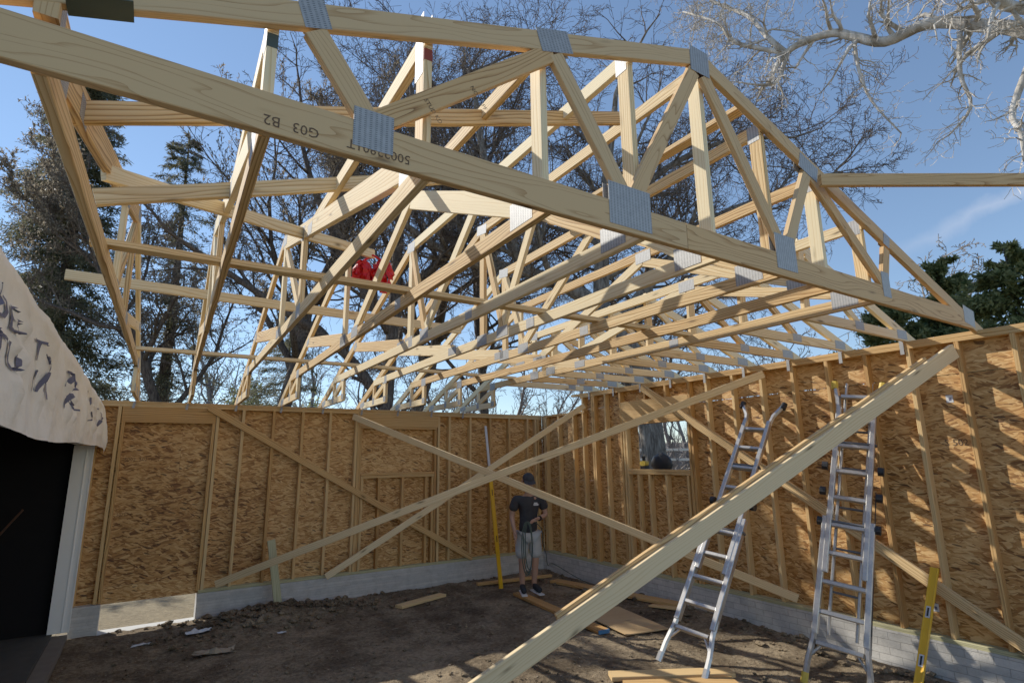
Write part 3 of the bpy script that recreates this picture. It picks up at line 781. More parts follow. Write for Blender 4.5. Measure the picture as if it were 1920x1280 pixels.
scrap('pale strip of scrap by the left end of the dirt mound', -5.55, -.72, .13, 4, STICK)
z = max(gz(-1.1 + a, -3.2 + b) for a in (-.4, 0, .4) for b in (-.5, 0, .5)) + .012
q = MB(); P = [(-1.46, -3.64, z), (-.92, -3.78, z + .01), (-.72, -2.72, z + .01), (-1.28, -2.45, z)]
q.quad(P, uvs=[(0, 0), (.5, 0), (.5, 1.1), (0, 1.1)])
lo = [(p[0], p[1], p[2] - .011) for p in P]; q.quad(lo[::-1])
for i in range(4): q.quad([P[(i + 1) % 4], P[i], lo[i], lo[(i + 1) % 4]])
PLY = wood_mat('plywood', (.36, .22, .10), (.50, .33, .16), (.60, .43, .24), .3, .8)
tag(q.build('plywood_sheet', PLY, loc=P[0]), 'pale square of plywood lying on the dirt by the left ladder', 'plywood')

# ------------------------------------------------------------------ ladders
def ladder(label, fl, fr, tl, tr, footm, topm, knobs, rear):
    fl, fr, tl, tr = V(fl), V(fr), V(tl), V(tr)
    t = thing('ladder', (fl + fr) / 2, label, 'ladder')
    base, top = (fl + fr) / 2, (tl + tr) / 2
    up = (top - base); L = up.length; up /= L
    wid = (fr - fl); wl = wid.length; wid = (wid - up * wid.dot(up)).normalized(); out = wid.cross(up).normalized()
    if out.x > 0: out = -out
    def P(s, x, o=0): return base + up * s + wid * x + out * o
    hw0, hw1, hwt = wl / 2, wl / 2 - .065, (tr - tl).length / 2
    hj = L * .47
    for s in (-1, 1):
        q = MB()
        q.tube([P(0, s * hw0), P(.16, s * hw0 * .97), P(.34, s * (hw1 + .03)), P(.5, s * (hw1 + .02))], .027, 6)
        q.board(P(.40, s * (hw1 + .02)), P(hj + .12, s * (hw1 + .01)), out, .075, .05, ch=.006, seg=2, bow=1e-9)
        q.build('lower_rail', ALU, t)
        q = MB(); q.board(P(.95, s * (hw1 - .022), .01), P(L - .25, s * (hw1 - .03), .01), out, .066, .046, ch=.006, seg=2, bow=1e-9)
        q.tube([P(L - .3, s * (hw1 - .03)), P(L - .15, s * (hw1 - .01)), P(L, s * hwt)], .026, 6)
        q.build('upper_rail', ALU, t)
        q = MB(); q.tube([P(-.03, s * (hw0 + .004)), P(.06, s * hw0)], .031, 8); q.build('foot_cap', footm, t)
        q = MB(); q.tube([P(L - .04, s * hwt), P(L + .04, s * (hwt + .008))], .034, 8); q.build('end_cap', topm, t)
        q = MB(); q.tube([P(.19, s * hw0 * .955), P(.32, s * hw0 * .55)], .013, 6); q.build('corner_strut', ALU, t)
        for kz in knobs:
            q = MB(); c = P(kz, s * (hw1 + .03), .0); q.tube([c, c + wid * s * .05], .042, 10); q.build('lock_knob', BLACK, t)
    n = int(L / .265)
    for k in range(n):
        s = .33 + k * .268
        if s > L - .12: break
        hw = hw1 if s < hj else hw1 - .04
        q = MB(); q.board(P(s, -hw), P(s, hw), out, .06, .042, ch=.008, seg=1, bow=1e-9)
        dk = (abs(s - hj) < .13)
        q.build('rung', ALU, t)
        if dk or k == int(n * .72):
            q = MB(); q.board(P(s + .03, -hw - .05), P(s + .03, hw + .05), out, .065, .02, ch=.005, seg=1, bow=1e-9); q.build('hinge_bar', ALU_DK, t)
    if rear:
        for s in (-1, 1):
            q = MB(); q.board(P(.42, s * (hw1 - .07), -.11), P(L + .05, s * (hw1 - .07), -.07), out, .05, .024, ch=.005, seg=2, bow=1e-9); q.build('rear_rail', ALU, t)
        for k in range(6):
            q = MB(); q.board(P(.8 + k * .4, -hw1 + .08, -.10), P(.8 + k * .4, hw1 - .08, -.10), out, .03, .02, ch=.005, seg=1, bow=1e-9); q.build('rear_rung', ALU_DK, t)
        q = MB(); q.board(P(.35, hw1 + .05, -.03), P(L * .62, hw1 + .02, -.03), out, .035, .006, ch=.001, seg=2, bow=1e-9); q.build('warning_strip', BLACK, t)
    return t
ladder('left silver folding ladder with black top caps and its foot on a plank', (-1.90, -4.54, -.30), (-1.775, -4.99, -.30), (-.03, -4.455, 2.20), (-.03, -4.93, 2.24), ALU, BLACK, (1.75,), False)
ladder('right silver folding ladder with yellow feet and black lock knobs', (-1.09, -5.51, -.37), (-.92, -5.98, -.37), (-.035, -5.60, 2.31), (-.035, -6.02, 2.35), YELLOW_D, YELLOW_D, (1.42, 1.72, 1.98), True)

# ------------------------------------------------------------------ spirit levels
def level(label, a, b, wd, vials, grey=0):
    a, b = V(a), V(b); d = (b - a); L = d.length; d /= L
    t = thing('spirit_level', a, label, 'spirit level'); wd = V(wd); wd = (wd - d * wd.dot(d)).normalized(); n = d.cross(wd).normalized()
    if n.dot(V(CAM_C) - a) < 0: n = -n
    q = MB()
    for k in (-1, 1): q.board(a + wd * k * .0265, a + d * (L * (1 - grey)) + wd * k * .0265, n, .026, .012, ch=.002, seg=1, bow=1e-9)
    q.board(a, a + d * (L * (1 - grey)), wd, .046, .014, ch=.001, seg=1, bow=1e-9); q.build('body', YELLOW, t)
    if grey:
        q = MB(); q.board(a + d * (L * (1 - grey)), b, wd, .042, .014, ch=.002, seg=1, bow=1e-9); q.build('extension_bar', STICK, t)
    for s in vials:
        c = a + d * s + n * .0085
        q = MB(); q.board(c - d * .05, c + d * .05, wd, .036, .004, ch=.001, seg=1, bow=1e-9); q.build('vial_frame', STICK, t)
        q = MB(); c2 = c + n * .003; q.board(c2 - d * .038, c2 + d * .038, wd, .016, .003, ch=.001, seg=1, bow=1e-9); q.build('vial', BLACK, t)
    return t
level('short yellow box level with two pale vial windows leaning on the right wall', (-.62, -6.20, -.37), (-.045, -6.255, .60), (0, 1, 0), (.30, .72))
level('tall thin yellow level with a pale upper end standing beside the worker', (-1.40, -.80, -.36), (-1.235, -.03, 2.20), (1, 0, 0), (), .36)
t_ = [o for o in COL.objects if o.name.startswith('spirit_level')][-1]
for s in (.75, 1.5):
    a, b = V((-1.40, -.80, -.36)), V((-1.235, -.03, 2.20)); d = (b - a).normalized(); c = a + d * s + V((0, -.0145, 0))
    q = MB(); q.board(c - d * .05, c + d * .05, (1, 0, 0), .014, .002, ch=.0005, seg=1); q.build('vial', BLACK, t_)

# ------------------------------------------------------------------ old garage on the left
ga = thing('garage', (-6.9, -3, -.27), 'old garage with dark open doorway and pale printed house wrap hanging above it', 'garage')
def boxq(m, x0, x1, y0, y1, z0, z1):
    m.box(((x0 + x1) / 2, (y0 + y1) / 2, (z0 + z1) / 2), x1 - x0, y1 - y0, z1 - z0, ch=.002)
q = MB()
boxq(q, -7.02, -6.86, -9.5, .0, 1.86, 2.36); boxq(q, -7.02, -6.86, -9.5, -7.2, -.25, 1.855)
q.build('wall', WHITE, ga)
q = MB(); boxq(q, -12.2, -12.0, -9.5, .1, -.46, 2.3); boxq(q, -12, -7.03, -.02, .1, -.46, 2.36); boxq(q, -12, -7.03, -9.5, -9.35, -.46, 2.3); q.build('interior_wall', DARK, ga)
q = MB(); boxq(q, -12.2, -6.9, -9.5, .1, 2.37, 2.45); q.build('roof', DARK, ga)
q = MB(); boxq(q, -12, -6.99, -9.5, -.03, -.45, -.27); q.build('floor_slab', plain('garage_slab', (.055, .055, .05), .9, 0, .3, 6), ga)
q = MB(); boxq(q, -6.985, -6.845, -9.5, -.05, -.46, -.30); q.build('door_curb', plain('dusty_curb', (.15, .13, .105), .9, 0, .3, 7), ga)
q = MB(); boxq(q, -7.03, -6.835, -.14, -.02, -.26, 1.85); 
boxq(q, -6.905, -6.895, -.15, -.139, -.26, 1.85); boxq(q, -6.842, -6.828, -.15, -.139, -.26, 1.85); q.build('door_jamb', WHITE, ga)
# house wrap: wrinkled sheet, level strip that reads as a wedge in perspective
def wrap_pt(s, h):   # s 0..1 from far end to near, h 0..1 bottom to top
    y = .02 - 8.6 * s
    bot = 1.795 + .028 * math.sin(s * 9) + .012 * math.sin(s * 17 + 1) - .05 * max(0, .05 - s) * 20 + .015 * fbm(s * 8, 1, 2, 1)
    topz = 2.40 + .13 * s - .012 * math.sin(s * 14) + .02 * fbm(s * 10, 5, 2, 1) - .16 * max(0, .03 - s) / .03
    z = bot + (topz - bot) * h
    wr = .028 * fbm(s * 16 + h * 1.1, h * 1.3 - s * 9, 4, 1.0) + .014 * abs(fbm(s * 30 - h * 3, h * 4, 3, 1.0)) + .02 * fbm(s * 5, h * 2.2 + s * 12, 2, 1.2)
    for k_ in range(26):
        sk, slp, am = .35 * k_ + .22 * math.sin(k_ * 5.1), .25 * math.sin(k_ * 2.3), .026 + .03 * math.sin(k_ * 1.7) ** 2
        dd_ = s * 8.6 - sk - slp * (h - .5)
        if abs(dd_) < .3: wr += am * math.exp(-(dd_ / (.025 + .015 * math.sin(k_))) ** 2) * math.sin(max(0, min(1, h * 1.1)) * 3.14) 
    x = -6.795 + wr + .05 * (1 - h) ** 2 - .03 * max(0, h - .9) * 10
    return V((x, y, z))
q = MB(); NS, NH = 220, 34
for i in range(NS + 1):
    for j in range(NH + 1): q.v.append(tuple(wrap_pt((i / NS) ** 1.25, j / NH)))
for i in range(NS):
    for j in range(NH):
        a = i * (NH + 1) + j; q.face([a, a + NH + 1, a + NH + 2, a + 1], [(0, 0)] * 4)
m, nt_, bs = mat('house_wrap'); g = NG(nt_)
tcx = g.n('ShaderNodeTexCoord').outputs['Object']; nz = g.noise(tcx, 3, 5, .6)
g.l(g.ramp(nz, [(.3, (.80, .74, .63)), (.55, (.91, .86, .77)), (.75, (.94, .90, .83))]), bs.inputs['Base Color']); bs.inputs['Roughness'].default_value = .55
g.l(g.bump(g.noise(tcx, 14, 4, .6), .3, .02), bs.inputs['Normal'])
WRAPM = m
wrp = q.build('house_wrap', WRAPM, ga, smooth=True)
WL = [(-5.6, -6.5, ('NDB', 'OTU')), (-4.45, -5.25, ('TRUD', 'INUI')), (-3.3, -4.1, ('TRUB', 'INUI')), (-1.9, -2.8, ('TRUD', 'INUI')), (-.35, -1.35, ('TRUB', 'INUI'))]
def wrap_text(body, size, s0, h0, slant=.25, sx=1.0):
    vs, fs = text_geo(body, 1.0); size *= 1.15
    # subdivide via bmesh so that it follows the wrinkles
    bm = bmesh.new(); vv = [bm.verts.new((v[0], v[1], 0)) for v in vs]
    for f in fs:
        try: bm.faces.new([vv[k] for k in f])
        except ValueError: pass
    bmesh.ops.triangulate(bm, faces=bm.faces[:])
    bmesh.ops.subdivide_edges(bm, edges=[e for e in bm.edges if e.calc_length() > .15], cuts=3, use_grid_fill=False)
    bmesh.ops.triangulate(bm, faces=bm.faces[:])
    q = MB()
    for v in bm.verts:
        hh = h0 + v.co.y * size / .6; ss = s0 - (v.co.x * size * sx + slant * v.co.y * size) / 8.6
        p = wrap_pt(min(max(ss, 0), 1), min(max(hh, 0), 1)); q.v.append((p.x + .007, p.y, p.z))
    bm.verts.index_update()
    for f in bm.faces: q.face([v.index for v in f.verts], [(0, 0)] * len(f.verts))
    bm.free(); q.build('printed_logo', INKP, wrp)
for yf, yn, ln in WL:
    for row, (txt, h0) in enumerate(zip(ln, (.54, .33))):
        wrap_text(txt, .115, -(yn + .06 * row) / 8.6, h0, .3, (yf - yn) / (.66 * len(txt) * .155))
DARKW = plain('dim_wood', (.05, .025, .015), .8)
def lean(label, a, b, w, m):
    q = MB(); q.board(a, b, (0, 1, 0), w, .02, seg=1); tag(q.build('leaning_stick', m, loc=a), label, 'stick')
lean('thin dull stick leaning inside the dark garage doorway, the upper of two', (-7.55, -1.2, .75), (-7.35, -.6, 1.15), .02, DARKW)
lean('short dull stick leaning low inside the dark garage doorway', (-7.6, -1.3, -.265), (-7.45, -.9, .62), .02, DARKW)

# ------------------------------------------------------------------ things on the window sill
sx, sy = .045, -2.60
dr = thing('tool_battery', (sx, sy, 1.449), 'small yellow and black power tool sitting on the window sill', 'power tool')
q = MB(); q.box((sx, sy, 1.475), .075, .10, .05, ch=.008); q.build('black_base', BLACK, dr)
q = MB(); q.box((sx, sy, 1.535), .08, .105, .07, ch=.016); q.build('yellow_housing', YELLOW_D, dr)
q = MB(); q.tube([(sx, sy, 1.57), (sx, sy + .01, 1.64)], [.02, .03], 8); q.build('nose', BLACK, dr)
q = MB()
bagp = []
for (s, r1, r2) in ((0, .16, .075), (.06, .20, .085), (.13, .19, .08), (.19, .14, .065), (.225, .06, .03), (.232, .004, .004)):
    for j in range(16):
        a = j / 16 * 2 * math.pi
        bagp.append((sx + .055 + r2 * math.cos(a), -2.90 + r1 * math.sin(a) * (1 + .08 * math.sin(3 * a + s * 20)), 1.450 + s + .015 * math.sin(2 * a)*(s>.02)))
q.v = bagp
for k in range(5):
    for j in range(16): q.face([k * 16 + j, k * 16 + (j + 1) % 16, (k + 1) * 16 + (j + 1) % 16, (k + 1) * 16 + j], [(0, 0)] * 4)
tag(q.build('tool_bag', BLACK, smooth=True, loc=(sx, -2.9, 1.45)), 'slumped black bag lying on the window sill beside the yellow tool', 'bag')

# ------------------------------------------------------------------ red plastic hanging in the trusses
top = V((-4.57, -3.60, 3.60))
hang = thing('red_streamer_bundle', top, 'bunch of bright red plastic hanging from the slanting valley board', 'red plastic')
rr_ = random.Random(3)
for part in range(2):
    q = MB(); c0 = top + V((.84, -.54, 0)) * (-.09 + .19 * part) + V((0, 0, -.03))
    for k in range(15):
        a = rr_.uniform(0, 6.28); dr_ = V((math.cos(a), math.sin(a), 0)); L = rr_.uniform(.17, .31); wd_ = rr_.uniform(.02, .04); n = 9
        perp = V((-dr_.y, dr_.x, 0)); P0 = []
        for j in range(n + 1):
            u = j / n; p = c0 + dr_ * (.015 + .085 * math.sin(u * 1.5) + rr_.gauss(0, .006)) + V((0, 0, .05 * math.sin(u * 3.1) - L * u)) + perp * rr_.gauss(0, .008)
            tw = rr_.gauss(0, .5); e = (perp * math.cos(tw) + dr_ * math.sin(tw)) * wd_ * (.5 + .7 * u)
            P0.append((p - e, p + dr_ * rr_.gauss(.008, .006), p + e))
        for j in range(n):
            for m_ in (0, 1): q.quad([P0[j][m_], P0[j][m_ + 1], P0[j + 1][m_ + 1], P0[j + 1][m_]], .5, [(0, 0)] * 4)
    q.build('plastic_fold', RED, hang)
q = MB(); q.tube([top + V((-.08, .05, -.03)), top + V((0, 0, .03)), top + V((.08, -.05, -.03))], .012, 6); q.build('tie', RED, hang)

# ------------------------------------------------------------------ worker
def skin(name, pts, edges, rad, mt, parent, root=0, sub=2):
    me = bpy.data.meshes.new(name); o0 = V(parent.location)
    me.from_pydata([tuple(V(p) - o0) for p in pts], edges, [])
    ob = bpy.data.objects.new(name, me); COL.objects.link(ob)
    md = ob.modifiers.new('s', 'SKIN'); md.use_smooth_shade = True; md.branch_smoothing = .5
    for k, sv in enumerate(me.skin_vertices[0].data):
        rr = rad[k]; sv.radius = rr if isinstance(rr, tuple) else (rr, rr); sv.use_root = (k == root)
    ob.modifiers.new('u', 'SUBSURF').levels = sub
    dg = bpy.context.evaluated_depsgraph_get()
    m2 = bpy.data.meshes.new_from_object(ob.evaluated_get(dg))
    bpy.data.objects.remove(ob); bpy.data.meshes.remove(me)
    m2.materials.clear(); m2.materials.append(mt)
    for p in m2.polygons: p.use_smooth = True
    o = bpy.data.objects.new(name, m2); COL.objects.link(o); o.parent = parent; return o
HX, HY = -1.33, -1.47; GZ = -.305
pe = thing('person', (HX, HY, GZ), 'worker in dark t-shirt, grey shorts and cap coiling a cord in the corner', 'person')
yaw = R(-22)   # facing roughly toward the camera
def W(x, y, z):  # x: to image right, y: toward viewer (front), z up
    c, s = math.cos(yaw), math.sin(yaw)
    fx, fy = -.30, -.954
    rx, ry = .954, -.30
    return V((HX + rx * x + fx * y, HY + ry * x + fy * y, GZ + z))
J = dict(pel=W(0, 0, .90), ch=W(.01, .01, 1.13), ub=W(.015, .03, 1.30), nk=W(.01, .05, 1.42), hd0=W(0.0, .09, 1.50), hd1=W(-.015, .12, 1.60), hd2=W(-.02, .11, 1.68),
         shR=W(-.185, .02, 1.345), elR=W(-.245, -.02, 1.08), wrR=W(-.235, .10, .875), haR=W(-.225, .13, .80),
         shL=W(.205, .02, 1.345), elL=W(.285, .02, 1.09), wrL=W(.10, .235, 1.06), haL=W(.03, .255, 1.04),
         hpR=W(-.09, 0, .86), knR=W(-.105, .03, .48), anR=W(-.095, -.02, .09), toR=W(-.115, .16, .05),
         hpL=W(.09, 0, .86), knL=W(.10, .045, .48), anL=W(.085, -.01, .09), toL=W(.13, .17, .05))
nm = list(J); ix = {k: i for i, k in enumerate(nm)}
ed = [('pel', 'ch'), ('ch', 'ub'), ('ub', 'nk'), ('nk', 'hd0'), ('hd0', 'hd1'), ('hd1', 'hd2'), ('ub', 'shR'), ('shR', 'elR'), ('elR', 'wrR'), ('wrR', 'haR'), ('ub', 'shL'), ('shL', 'elL'), ('elL', 'wrL'), ('wrL', 'haL'),
      ('pel', 'hpR'), ('hpR', 'knR'), ('knR', 'anR'), ('anR', 'toR'), ('pel', 'hpL'), ('hpL', 'knL'), ('knL', 'anL'), ('anL', 'toL')]
ra = dict(pel=(.11, .08), ch=(.09, .08), ub=(.085, .07), nk=.056, hd0=(.066, .075), hd1=(.078, .092), hd2=(.06, .07), shR=.05, elR=.042, wrR=.03, haR=(.04, .02), shL=.05, elL=.042, wrL=.03, haL=(.04, .022), hpR=.085, knR=.058, anR=.04, toR=.038, hpL=.085, knL=.058, anL=.04, toL=.038)
# fingers as thin chains rooted in the palms
extra = []
for hk, wk, dirv, sidev in (('haR', 'wrR', W(-.01, .03, -.08) - W(0, 0, 0), W(.0, .03, 0) - W(0, 0, 0)), ('haL', 'wrL', W(-.075, .01, -.015) - W(0, 0, 0), W(0, .006, -.026) - W(0, 0, 0))):
    for f, (off, ln) in enumerate(((-1.1, .85), (-.4, 1.0), (.35, .95), (1.05, .75))):
        a = J[hk] + sidev * off * .55; b = a + dirv * ln * .55; c = b + dirv * ln * .35 + (W(0, -.02, -.025) - W(0, 0, 0)) * ln
        n1, n2 = f'{hk}{f}a', f'{hk}{f}b'; J[n1] = b; J[n2] = c; ra[n1] = .0095; ra[n2] = .0085; ed += [(hk, n1), (n1, n2)]
    a = J[wk].lerp(J[hk], .6) + (W(.0, .025, .02) - W(0, 0, 0)) * 1.0; n1, n2 = hk + 'ta', hk + 'tb'
    J[n1] = a; J[n2] = a + dirv * .45 + (W(0, .015, .01) - W(0, 0, 0)); ra[n1] = .012; ra[n2] = .0105; ed += [(wk, n1), (n1, n2)]
nm = list(J); ix = {k: i for i, k in enumerate(nm)}
skin('body', [J[k] for k in nm], [(ix[a], ix[b]) for a, b in ed], [ra[k] for k in nm], SKIN, pe)
# t-shirt
sp = [W(0, 0, .80), W(.005, .012, .95), W(.01, .015, 1.12), W(.015, .02, 1.27), W(.012, .035, 1.37), W(-.185, .02, 1.345), W(-.235, .0, 1.15), W(.205, .02, 1.345), W(.27, .02, 1.16)]
skin('t_shirt', sp, [(0, 1), (1, 2), (2, 3), (3, 4), (3, 5), (5, 6), (3, 7), (7, 8)], [(.175, .125), (.165, .125), (.165, .125), (.17, .12), (.09, .085), .088, .075, .088, .075], SHIRT, pe)
sp = [W(0, 0, .87), W(-.085, .0, .80), W(-.105, .02, .62), W(-.112, .035, .46), W(.085, 0, .80), W(.105, .03, .62), W(.112, .05, .46)]
skin('shorts', sp, [(0, 1), (1, 2), (2, 3), (0, 4), (4, 5), (5, 6)], [(.155, .118), (.115, .115), .108, .098, (.115, .115), .108, .098], SHORTS, pe)
for s, a, b in (('R', J['anR'], J['toR']), ('L', J['anL'], J['toL'])):
    d = (b - a); skin('shoe', [a - d * .15 + V((0, 0, -.02)), a + V((0, 0, -.005)), a + V((0, 0, .05)), a.lerp(b, .5) - V((0, 0, .005)), b - V((0, 0, .005))], [(0, 1), (1, 2), (1, 3), (3, 4)], [.046, .052, .048, .05, .042], SHOE, pe, 1)
    q = MB(); q.board(a - d * .25 + V((0, 0, -.09 + .012)), b + d * .2 + V((0, 0, -.045 + .004)), (b - a).cross(V((0, 0, 1))), .085, .016, ch=.004, seg=2); q.build('shoe_sole', STICK, pe)
# head details: cap with brim, hair, ears, nose, eyes, mouth
hc = J['hd1']; fwd = (W(-.05, .92, -.38) - W(0, 0, 0)).normalized(); rt = (W(1, 0, 0) - W(0, 0, 0)); upv = rt.cross(fwd).normalized()
if upv.z < 0: upv = -upv
def H(x, y, z): return hc + rt * x + fwd * y + upv * z
q = MB()
for j in range(7):
    ph = j / 6 * math.pi / 2
    for i in range(18):
        a = i / 18 * 2 * math.pi
        q.v.append(tuple(H(.092 * math.cos(ph) * math.cos(a), .108 * math.cos(ph) * math.sin(a) - .005, .035 + .085 * math.sin(ph))))
for j in range(6):
    for i in range(18): q.face([j * 18 + i, j * 18 + (i + 1) % 18, (j + 1) * 18 + (i + 1) % 18, (j + 1) * 18 + i], [(0, 0)] * 4)
n = len(q.v)
for i in range(9):
    a = (i / 8) * math.pi; q.v.append(tuple(H(.085 * math.cos(a), .085 * math.sin(a), .040))); q.v.append(tuple(H(.088 * math.cos(a), .10 + .085 * math.sin(a), .022)))
for i in range(8): q.face([n + 2 * i, n + 2 * i + 2, n + 2 * i + 3, n + 2 * i + 1], [(0, 0)] * 4)
q.build('cap', SHIRT, pe, smooth=True)
q = MB()
for j in range(4):
    for i in range(11):
        a = math.pi * (1.02 + .96 * i / 10); q.v.append(tuple(H(.089 * math.cos(a), .1 * math.sin(a) - .004, .04 - j * .028)))
for j in range(3):
    for i in range(10): q.face([j * 11 + i, j * 11 + i + 1, (j + 1) * 11 + i + 1, (j + 1) * 11 + i], [(0, 0)] * 4)
q.build('hair', HAIR, pe, smooth=True)
q = MB()
q.tube([H(0, .088, .02), H(0, .115, -.02), H(0, .095, -.03)], [.008, .014, .008], 6)
for s in (-1, 1): q.tube([H(s * .084, -.01, .02), H(s * .094, -.015, .0), H(s * .084, -.005, -.03)], [.01, .014, .008], 6)
q.build('face_features', SKIN, pe, smooth=True)
q = MB()
for s in (-1, 1): q.tube([H(s * .032 - .012, .089, .012), H(s * .032 + .012, .089, .012)], .007, 6)
q.tube([H(-.024, .091, -.052), H(0, .096, -.054), H(.024, .091, -.052)], .004, 5)
q.build('eyes_and_mouth', HAIR, pe)
c = W(.085, .165, 1.255); rr = rt; uu = V((0, 0, 1))
q = MB(); fr = (W(0, 1, 0) - W(0, 0, 0))
for dx, dz, w_, h_ in ((0, 0, .075, .022), (-.004, .022, .055, .016)):
    p = c + rr * dx + uu * dz; q.quad([p - rr * w_ / 2 - uu * h_ / 2, p + rr * w_ / 2 - uu * h_ / 2, p + rr * w_ / 2 + uu * h_ / 2, p - rr * w_ / 2 + uu * h_ / 2])
q.build('shirt_print', STICK, pe)
q = MB(); a = J['wrL']; d = (J['elL'] - J['wrL']).normalized(); q.tube([a + d * .015, a + d * .05], .038, 10); q.build('watch_band', BLACK, pe)
# coiled cord in the hand and cord on the ground
q = MB(); h = J['haL'] + V((0, 0, -.01))
for k in range(3):
    pts = []
    for i in range(25):
        a = i / 24 * 2 * math.pi
        pts.append(h + (W(-.10 - .018 * k, .02 + .012 * k, -.33 - .018 * k) - W(0, 0, 0)) + (W(1, 0, 0) - W(0, 0, 0)) * ((.055 + .012 * k) * math.sin(a)) + V((0, 0, (.33 + .018 * k) * math.cos(a))))
    q.tube(pts, .0075, 6, cap=False)
pts = [h, h + (W(.10, .02, -.12) - W(0, 0, 0)), W(.17, .20, .70), W(.24, .12, .55)]
for p in ((-.85, -1.30, -.0), (-.55, -1.05, -.05), (-.35, -1.35, -.22)): pts.append(V(p))
pts += [V((-.22, -1.75, gz(-.22, -1.75) + .012)), V((-.28, -2.1, gz(-.28, -2.1) + .012)), V((-.4, -1.9, gz(-.4, -1.9) + .012)), V((-.25, -1.5, gz(-.25, -1.5) + .012))]
def smoothpts(P, n=6):
    out = []
    for i in range(len(P) - 1):
        p0, p1, p2, p3 = P[max(i - 1, 0)], P[i], P[i + 1], P[min(i + 2, len(P) - 1)]
        for k in range(n):
            s = k / n; out.append(.5 * ((2 * p1) + (p2 - p0) * s + (2 * p0 - 5 * p1 + 4 * p2 - p3) * s * s + (3 * p1 - p0 - 3 * p2 + p3) * s ** 3))
    return out + [P[-1]]
q.tube(smoothpts(pts), .006, 6)
tag(q.build('cord', CORD, smooth=True, loc=h), 'dark green cord looped in the worker hand and trailing to the right corner', 'cord')

# ------------------------------------------------------------------ trees
def vrand(r): return V((r.gauss(0, 1), r.gauss(0, 1), r.gauss(0, 1)))
def grow(r, p, d, L, rad, depth, cfg, out):
    maxd = cfg['depth']; n = 6 if depth < 2 else 4
    pts = [p.copy()]; rads = [rad]; dirs = []
    for k in range(n):
        d = (d + vrand(r) * cfg['wig'] * (1 + depth * .15) + V((0, 0, cfg['up'][min(depth, len(cfg['up']) - 1)]))).normalized()
        p = p + d * (L / n); pts.append(p.copy()); dirs.append(d.copy())
        rads.append(max(rad * (1 - (k + 1) / n * cfg['taper']), cfg['rmin']))
    out.append((pts, rads, depth))
    if depth >= maxd: return
    nc = cfg['kids'][depth]; lo = cfg['start'][depth]
    for c in range(nc):
        s = lo + (1 - lo) * (c + r.random()) / nc; k = min(int(s * n), n - 1); fr = s * n - k
        q = pts[k].lerp(pts[k + 1], min(fr, 1)); dd = dirs[k]
        side = vrand(r); side = (side - dd * side.dot(dd)).normalized()
        an = cfg['ang'] * r.uniform(.65, 1.3)
        nd = dd * math.cos(an) + side * math.sin(an)
        grow(r, q, nd, L * cfg['lr'] * r.uniform(.6, 1.15) * (1 - .35 * s), max(rads[k] * cfg['rr'], cfg['rmin']), depth + 1, cfg, out)
def tree(name, base, label, cat, seed, cfg, bark, twig, limbs=None, H=12, r0=.2, group=None, bud=None, thick=.03, lean_=(0, 0, 1)):
    r = random.Random(seed); out = []
    t = thing(name, base, label, cat, group)
    if limbs:
        for pts, ra_, dep, Lc in limbs:
            P = smoothpts([V(p) for p in pts], 4); n = len(P)
            rr = [ra_[0] + (ra_[1] - ra_[0]) * k / (n - 1) for k in range(n)]
            out.append((P, rr, 0))
            if Lc:
                kk = cfg['kids'][dep - 1] if dep > 0 else 8
                for c in range(cfg.get('limbkids', 10)):
                    s = cfg.get('lstart', .25) + (1 - cfg.get('lstart', .25)) * (c + r.random()) / cfg.get('limbkids', 10); k = min(int(s * (n - 1)), n - 2)
                    dd = (P[k + 1] - P[k]).normalized(); side = vrand(r); side = (side - dd * side.dot(dd)).normalized(); an = cfg['ang'] * r.uniform(.6, 1.3)
                    grow(r, P[k], dd * math.cos(an) + side * math.sin(an), Lc * r.uniform(.6, 1.15), max(rr[k] * .5, cfg['rmin']), dep, cfg, out)
                dd = (P[-1] - P[-2]).normalized(); grow(r, P[-1], dd, Lc, ra_[1], dep, cfg, out)
    else:
        grow(r, V(base) - V((0, 0, .1)), V(lean_).normalized(), H, r0, 0, cfg, out)
    a, b = MB(), MB()
    for pts, rads, dep in out:
        if max(rads) > thick: a.tube(pts, rads, 9 if max(rads) > .09 else 6, cap=True)
        else: b.tube(pts, rads, 4 if max(rads) > .014 else 3, cap=False)
    if a.f: a.build('trunk', bark, t, smooth=True)
    if b.f: b.build('crown', twig, t, smooth=False)
    if bud:
        m = MB()
        for pts, rads, dep in out:
            if dep < cfg['depth'] - 1: continue
            for k in range(1, len(pts)):
                for z in range(bud[1]):
                    p = pts[k] + vrand(r) * .02; d = ((pts[k] - pts[k - 1]).normalized() + vrand(r) * .5).normalized(); L = bud[0] * r.uniform(.6, 1.4)
                    s = d.orthogonal().normalized() * L * .22
                    m.quad([p, p + d * L * .5 + s, p + d * L, p + d * L * .5 - s], r.random(), [(0, 0)] * 4)
        m.build('buds', BUD, t)
    return t, out
CF = dict(depth=4, kids=[14, 9, 7, 6], start=[.28, .2, .15, .1], ang=.85, lr=.52, rr=.55, wig=.16, up=[.05, .06, .05, .03, .0], taper=.8, rmin=.006)
